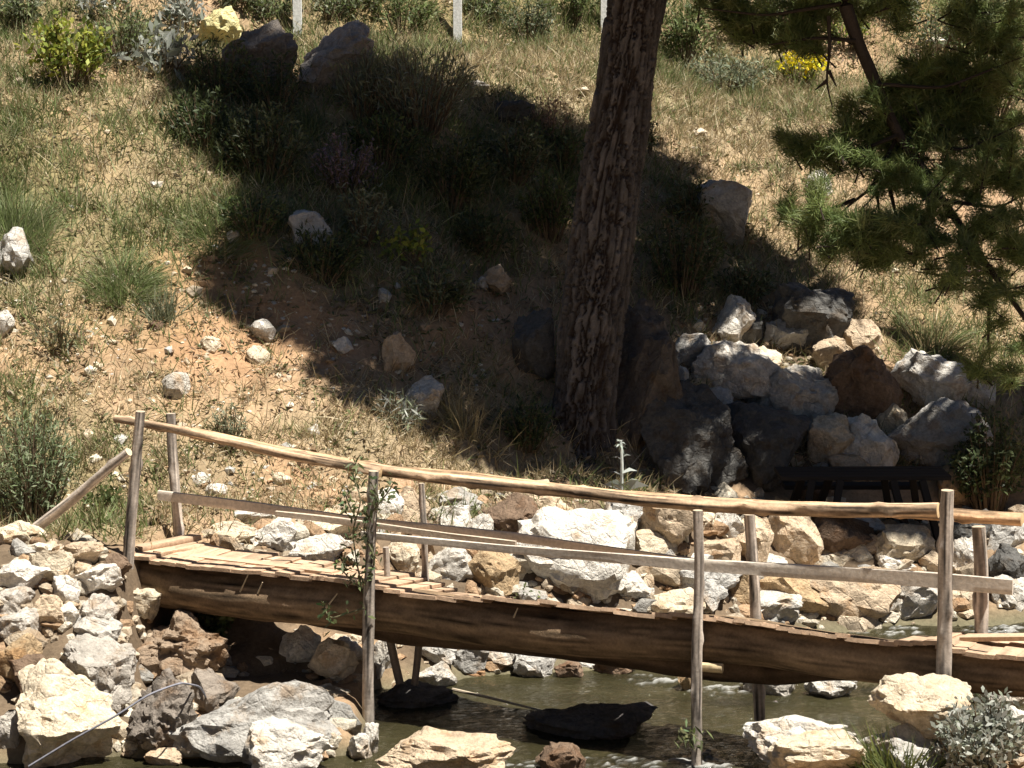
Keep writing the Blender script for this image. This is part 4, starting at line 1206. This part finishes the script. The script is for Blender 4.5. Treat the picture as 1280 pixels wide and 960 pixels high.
P = P[~sunny(P)]
tv = RNG.uniform(.9, 5.2, 900)
Pt = np.stack([np.interp(tv, zz, cpt[:, 0]) + RNG.uniform(-.3, .4, 900), np.interp(tv, zz, cpt[:, 1]) - .3 + RNG.uniform(-.1, .1, 900), tv], 1)
P = np.vstack([P, Pt])
ax = lambda z: np.stack([np.interp(z, zz, cpt[:, 0]), np.interp(z, zz, cpt[:, 1])], -1)
ts = np.linspace(5.6, 13.5, 30)
cand = P[:, None, :] + ts[None, :, None] * TO_SUN
dxy = np.linalg.norm(cand[..., :2] - ax(cand[..., 2]), axis=-1)
tb_ = ts[dxy.argmin(1)] + RNG.uniform(-1.2, 1.2, len(P))
tb_ = np.maximum(tb_, (6.0 - P[:, 2]) / TO_SUN[2])
Q = P + tb_[:, None] * TO_SUN


def tufts(name, Q, out, cols, parent, nn=24, L=(.16, .3), W=.022, cone=.55):
    n = len(Q)
    Pn = np.repeat(Q, nn, 0) + RNG.normal(0, .025, (n * nn, 3))
    D = np.repeat(unit(out), nn, 0) * cone + RNG.normal(0, .55, (n * nn, 3))
    cc = np.repeat(np.array(cols)[RNG.integers(0, len(cols), n)] * RNG.uniform(.75, 1.25, (n, 1)), nn, 0) * RNG.uniform(.85, 1.15, (n * nn, 1))
    me = blades_mesh(name, Pn, D, RNG.uniform(*L, n * nn), W, cc, RNG.uniform(0, .2, n * nn), .8, .9)
    return link(name, me, M_NEEDLE, parent)


PN = [(.055, .085, .03), (.075, .11, .035), (.045, .07, .028), (.09, .12, .045)]
out = Q - np.hstack([ax(Q[:, 2]), (Q[:, 2] - .6)[:, None]]); out[:, 2] += .5
tufts('crown', Q, out, PN, root, 22, (.2, .36), .03)
mb = MB()
sel = RNG.choice(len(Q), 70, replace=False)
for k in sel:
    e = Q[k]; d = np.linalg.norm(e[:2] - ax(e[2]))
    z0 = max(5.4, e[2] - .35 * d); s0 = np.append(ax(z0), z0)
    mb.tube([s0, (s0 + e) / 2 + [0, 0, -.1 * d * .5], e], [.02 + .018 * d, .012], (.16, .12, .09), seg=6, step=.3, caps=False, seed=int(k))
mb.build('branches', M_BARK, root)

for k_, (fx, fy, fh, lb) in enumerate([(-9.5, -7, 17, 'sky-blocking pine added behind the viewer on the left'), (-3, -9, 18, 'sky-blocking pine added behind the viewer, second from the left'), (4, -8, 17, 'sky-blocking pine added behind the viewer, third from the left'), (10, -7, 18, 'sky-blocking pine added behind the viewer on the right'),
                                   (-10.5, 10, 16, 'sky-blocking pine added on the left bank downstream of the bridge'), (-11, 18, 16, 'sky-blocking pine added on the slope left of the view'), (-7.8, 4, 15, 'sky-blocking pine added on the near bank left of the viewer'), (8.8, 4, 15, 'sky-blocking pine added on the near bank right of the viewer'), (-7.6, 13.5, 15, 'sky-blocking pine added on the left bank beside the bridge end'), (14, 9, 17, 'sky-blocking pine added on the near bank right of the view'), (13, 17, 15, 'sky-blocking pine added on the slope far right of the view')]):
    fz = float(terrain(fx, fy)); fb = np.array([fx, fy, fz])
    rt = empty('pine_tree', fb, lb, 'tree')  # unseen pines added around the view to block sky light
    mb = MB(); mb.tube([fb - [0, 0, .3], fb + [.1, 0, fh * .5], fb + [0, 0, fh]], [.32, .2, .03], (.17, .13, .11), seg=14, step=.4, wob=.1, streak=.6, seed=k_); mb.build('trunk', M_BARK, rt)
    m_ = 800
    hh = RNG.uniform(.16, 1, m_) ** .8; a_ = RNG.uniform(0, 6.28, m_); r_ = 3.4 * (1.08 - hh) * np.sqrt(RNG.uniform(.1, 1, m_)) + .15
    qq = fb + np.stack([r_ * np.cos(a_), r_ * np.sin(a_), hh * fh - .12 * r_], 1)
    tufts('crown', qq, qq - fb - [0, 0, fh * .4], PN, rt, 22, (.35, .7), .09)
    br = MB()
    for q_ in qq[::9]:
        br.tube([fb + [0, 0, q_[2] - fb[2] - .2], q_], [.05, .015], (.16, .12, .09), seg=5, step=.5, caps=False)
    br.build('branches', M_BARK, rt)

# ------------------------------------------------------------------ pine branch hanging in from the right; its trunk stands outside the view
CY = 19.0
tx = np.array([6.6, 19.6, 0]); tx[2] = terrain(tx[0], tx[1])
root = empty('pine_tree', tx, 'pine at the right whose dark needled branch hangs into the upper right corner', 'tree')
mb = MB(); mb.tube([tx - [0, 0, .3], tx + [.1, 0, 3], tx + [.0, .1, 6.5], tx + [-.2, 0, 10], tx + [-.2, 0, 13]], [.3, .25, .2, .12, .03], (.17, .13, .11), seg=20, step=.2, wob=.12, streak=.6, seed=5)
mb.build('trunk', M_BARK, root)
BC = (.045, .034, .026)
br = MB()
limb = [tx + [0, 0, 6.2], at(1210, -130, CY + .2), at(1075, -70, CY), at(1052, 0, CY), at(1070, 50, CY), at(1095, 105, CY), at(1122, 170, CY), at(1180, 250, CY - .2), at(1240, 340, CY - .45), at(1292, 410, CY - .5)]
br.tube(limb, [.10, .085, .08, .07, .065, .06, .055, .04, .03, .02], BC, seg=10, step=.07, wob=.12, seed=2)
tw = [[(1036, 20), (1038, 70), (1032, 100), (1040, 134)], [(1033, 100), (1018, 112)], [(1036, 88), (1046, 108)], [(1122, 170), (1090, 235), (1060, 258), (1028, 290)], [(1068, 250), (1040, 262), (1022, 262)],
      [(1095, 232), (1102, 285)], [(1112, 235), (1122, 275), (1116, 292)], [(1140, 210), (1155, 252), (1192, 252)], [(1122, 170), (1060, 195), (985, 180)], [(1052, 5), (960, 20), (880, 10)], [(1240, 340), (1180, 345), (1145, 340)],
      [(1180, 250), (1120, 300), (1050, 300)], [(1240, 340), (1235, 420), (1238, 480)], [(1070, 50), (1020, 45), (960, 55)], [(1180, 250), (1250, 260), (1300, 230)], [(1095, 105), (1180, 110), (1280, 70)], [(1122, 170), (1200, 190), (1290, 150)]]
for p in tw:
    br.tube([at(a, b_, CY + RNG.normal(0, .12)) for a, b_ in p], [.02, .005], BC, seg=7, step=.06, wob=.15, caps=False, seed=int(p[0][0]))
br.build('branches', M_BARK, root)
CL = [(960, 25, 62, 38, 1.9), (898, 12, 32, 26, 1.0), (1010, 40, 46, 30, 1.7), (1160, 130, 80, 55, 1.9), (1236, 100, 56, 95, 1.6), (1100, 160, 45, 42, 1.7), (1060, 15, 40, 26, 1.6), (1120, 15, 40, 24, .8), (1005, 184, 34, 14, 2), (1060, 195, 58, 26, 1.7), (1170, 205, 100, 45, 1.1), (1250, 225, 50, 60, 1),
      (1130, 235, 75, 20, .8), (1006, 264, 30, 28, 1.7), (1040, 302, 55, 22, 1.5), (1105, 308, 64, 38, 1.5), (1180, 300, 75, 45, .9), (1250, 310, 50, 55, .9), (1176, 345, 38, 16, 1), (1252, 385, 40, 30, .7), (1236, 440, 22, 60, .4), (1274, 460, 26, 60, .5), (1200, 20, 40, 30, .4), (1240, 20, 56, 44, 1.6)]
wts = np.array([c_[2] * c_[3] * c_[4] for c_ in CL])
cnt = (4000 * wts / wts.sum()).astype(int)
Qs, Os = [], []
tw2 = MB()
for (cu, cv, ru, rv, wt), m in zip(CL, cnt):
    # sprays: short twigs with tufts towards their ends
    ns = max(2, m // 9)
    r_ = np.sqrt(RNG.uniform(0, 1, ns)); a = RNG.uniform(0, 6.28, ns)
    su, sv = cu + ru * r_ * np.cos(a) * .9, cv + rv * r_ * np.sin(a) * .9
    yy = CY + np.interp(cv, [0, 150, 230, 300, 450], [.55, .4, -.3, -.6, -.7]) + RNG.normal(0, .22, ns)
    c0 = np.array([at(x, y, z) for x, y, z in zip(su, sv, yy)])
    od = np.stack([RNG.normal(-.2, .6, ns), RNG.normal(-.2, .6, ns), RNG.uniform(-.1, .8, ns)], 1)
    for q0, q1 in zip(c0, c0 + unit(od) * .2):
        tw2.tube([q0 - (q1 - q0) * .8 + RNG.normal(0, .03, 3), q0, q1], [.008, .003], BC, seg=4, step=.08, wob=.1, caps=False)
    k = RNG.integers(0, ns, m)
    Qs.append(c0[k] + unit(od)[k] * RNG.uniform(-.08, .2, (m, 1)) + RNG.normal(0, .018, (m, 3))); Os.append(od[k] + [0, 0, .25])
tw2.build('branches', M_BARK, root)
u = RNG.uniform(930, 1290, 3000); v = RNG.uniform(490, 650, 3000)
k = inpoly(u + 8 * RNG.normal(size=3000), v + 6 * RNG.normal(size=3000), [(960, 560), (1005, 572), (1040, 596), (1185, 600), (1196, 520), (1240, 495), (1290, 495), (1290, 640), (1190, 634), (960, 626)])
Pq = hit(u[k], v[k])[:1000]; Pq[:, 2] += RNG.uniform(0, .6, len(Pq)); Pq = Pq[~sunny(Pq, .25)]
xa = RNG.uniform(at(965, 592, 18.55)[0], at(1190, 592, 18.55)[0], 500); Pq = np.vstack([Pq, np.stack([xa, RNG.uniform(17.9, 19.1, 500), np.full(500, topz)], 1)])
Qs.append(Pq + RNG.uniform(6.2, 8.6, (len(Pq), 1)) * TO_SUN); Os.append(RNG.normal(size=(len(Pq), 3)))  # unseen foliage added above the view to shade table and slope
b3 = MB()
for q_ in Qs[-1][::40]:
    b3.tube([tx + [0, 0, q_[2] + .3 - tx[2]], q_], [.05, .015], BC, seg=5, step=.3, caps=False)
b3.build('branches', M_BARK, root)
tufts('foliage', Qs.pop(), Os.pop(), PN, root, 22, (.18, .32), .03)
tufts('foliage', np.vstack(Qs), np.vstack(Os), [(.15, .195, .06), (.19, .235, .075), (.11, .15, .05), (.23, .25, .10)], root, 30, (.07, .15), .0065, .8)
print('done')
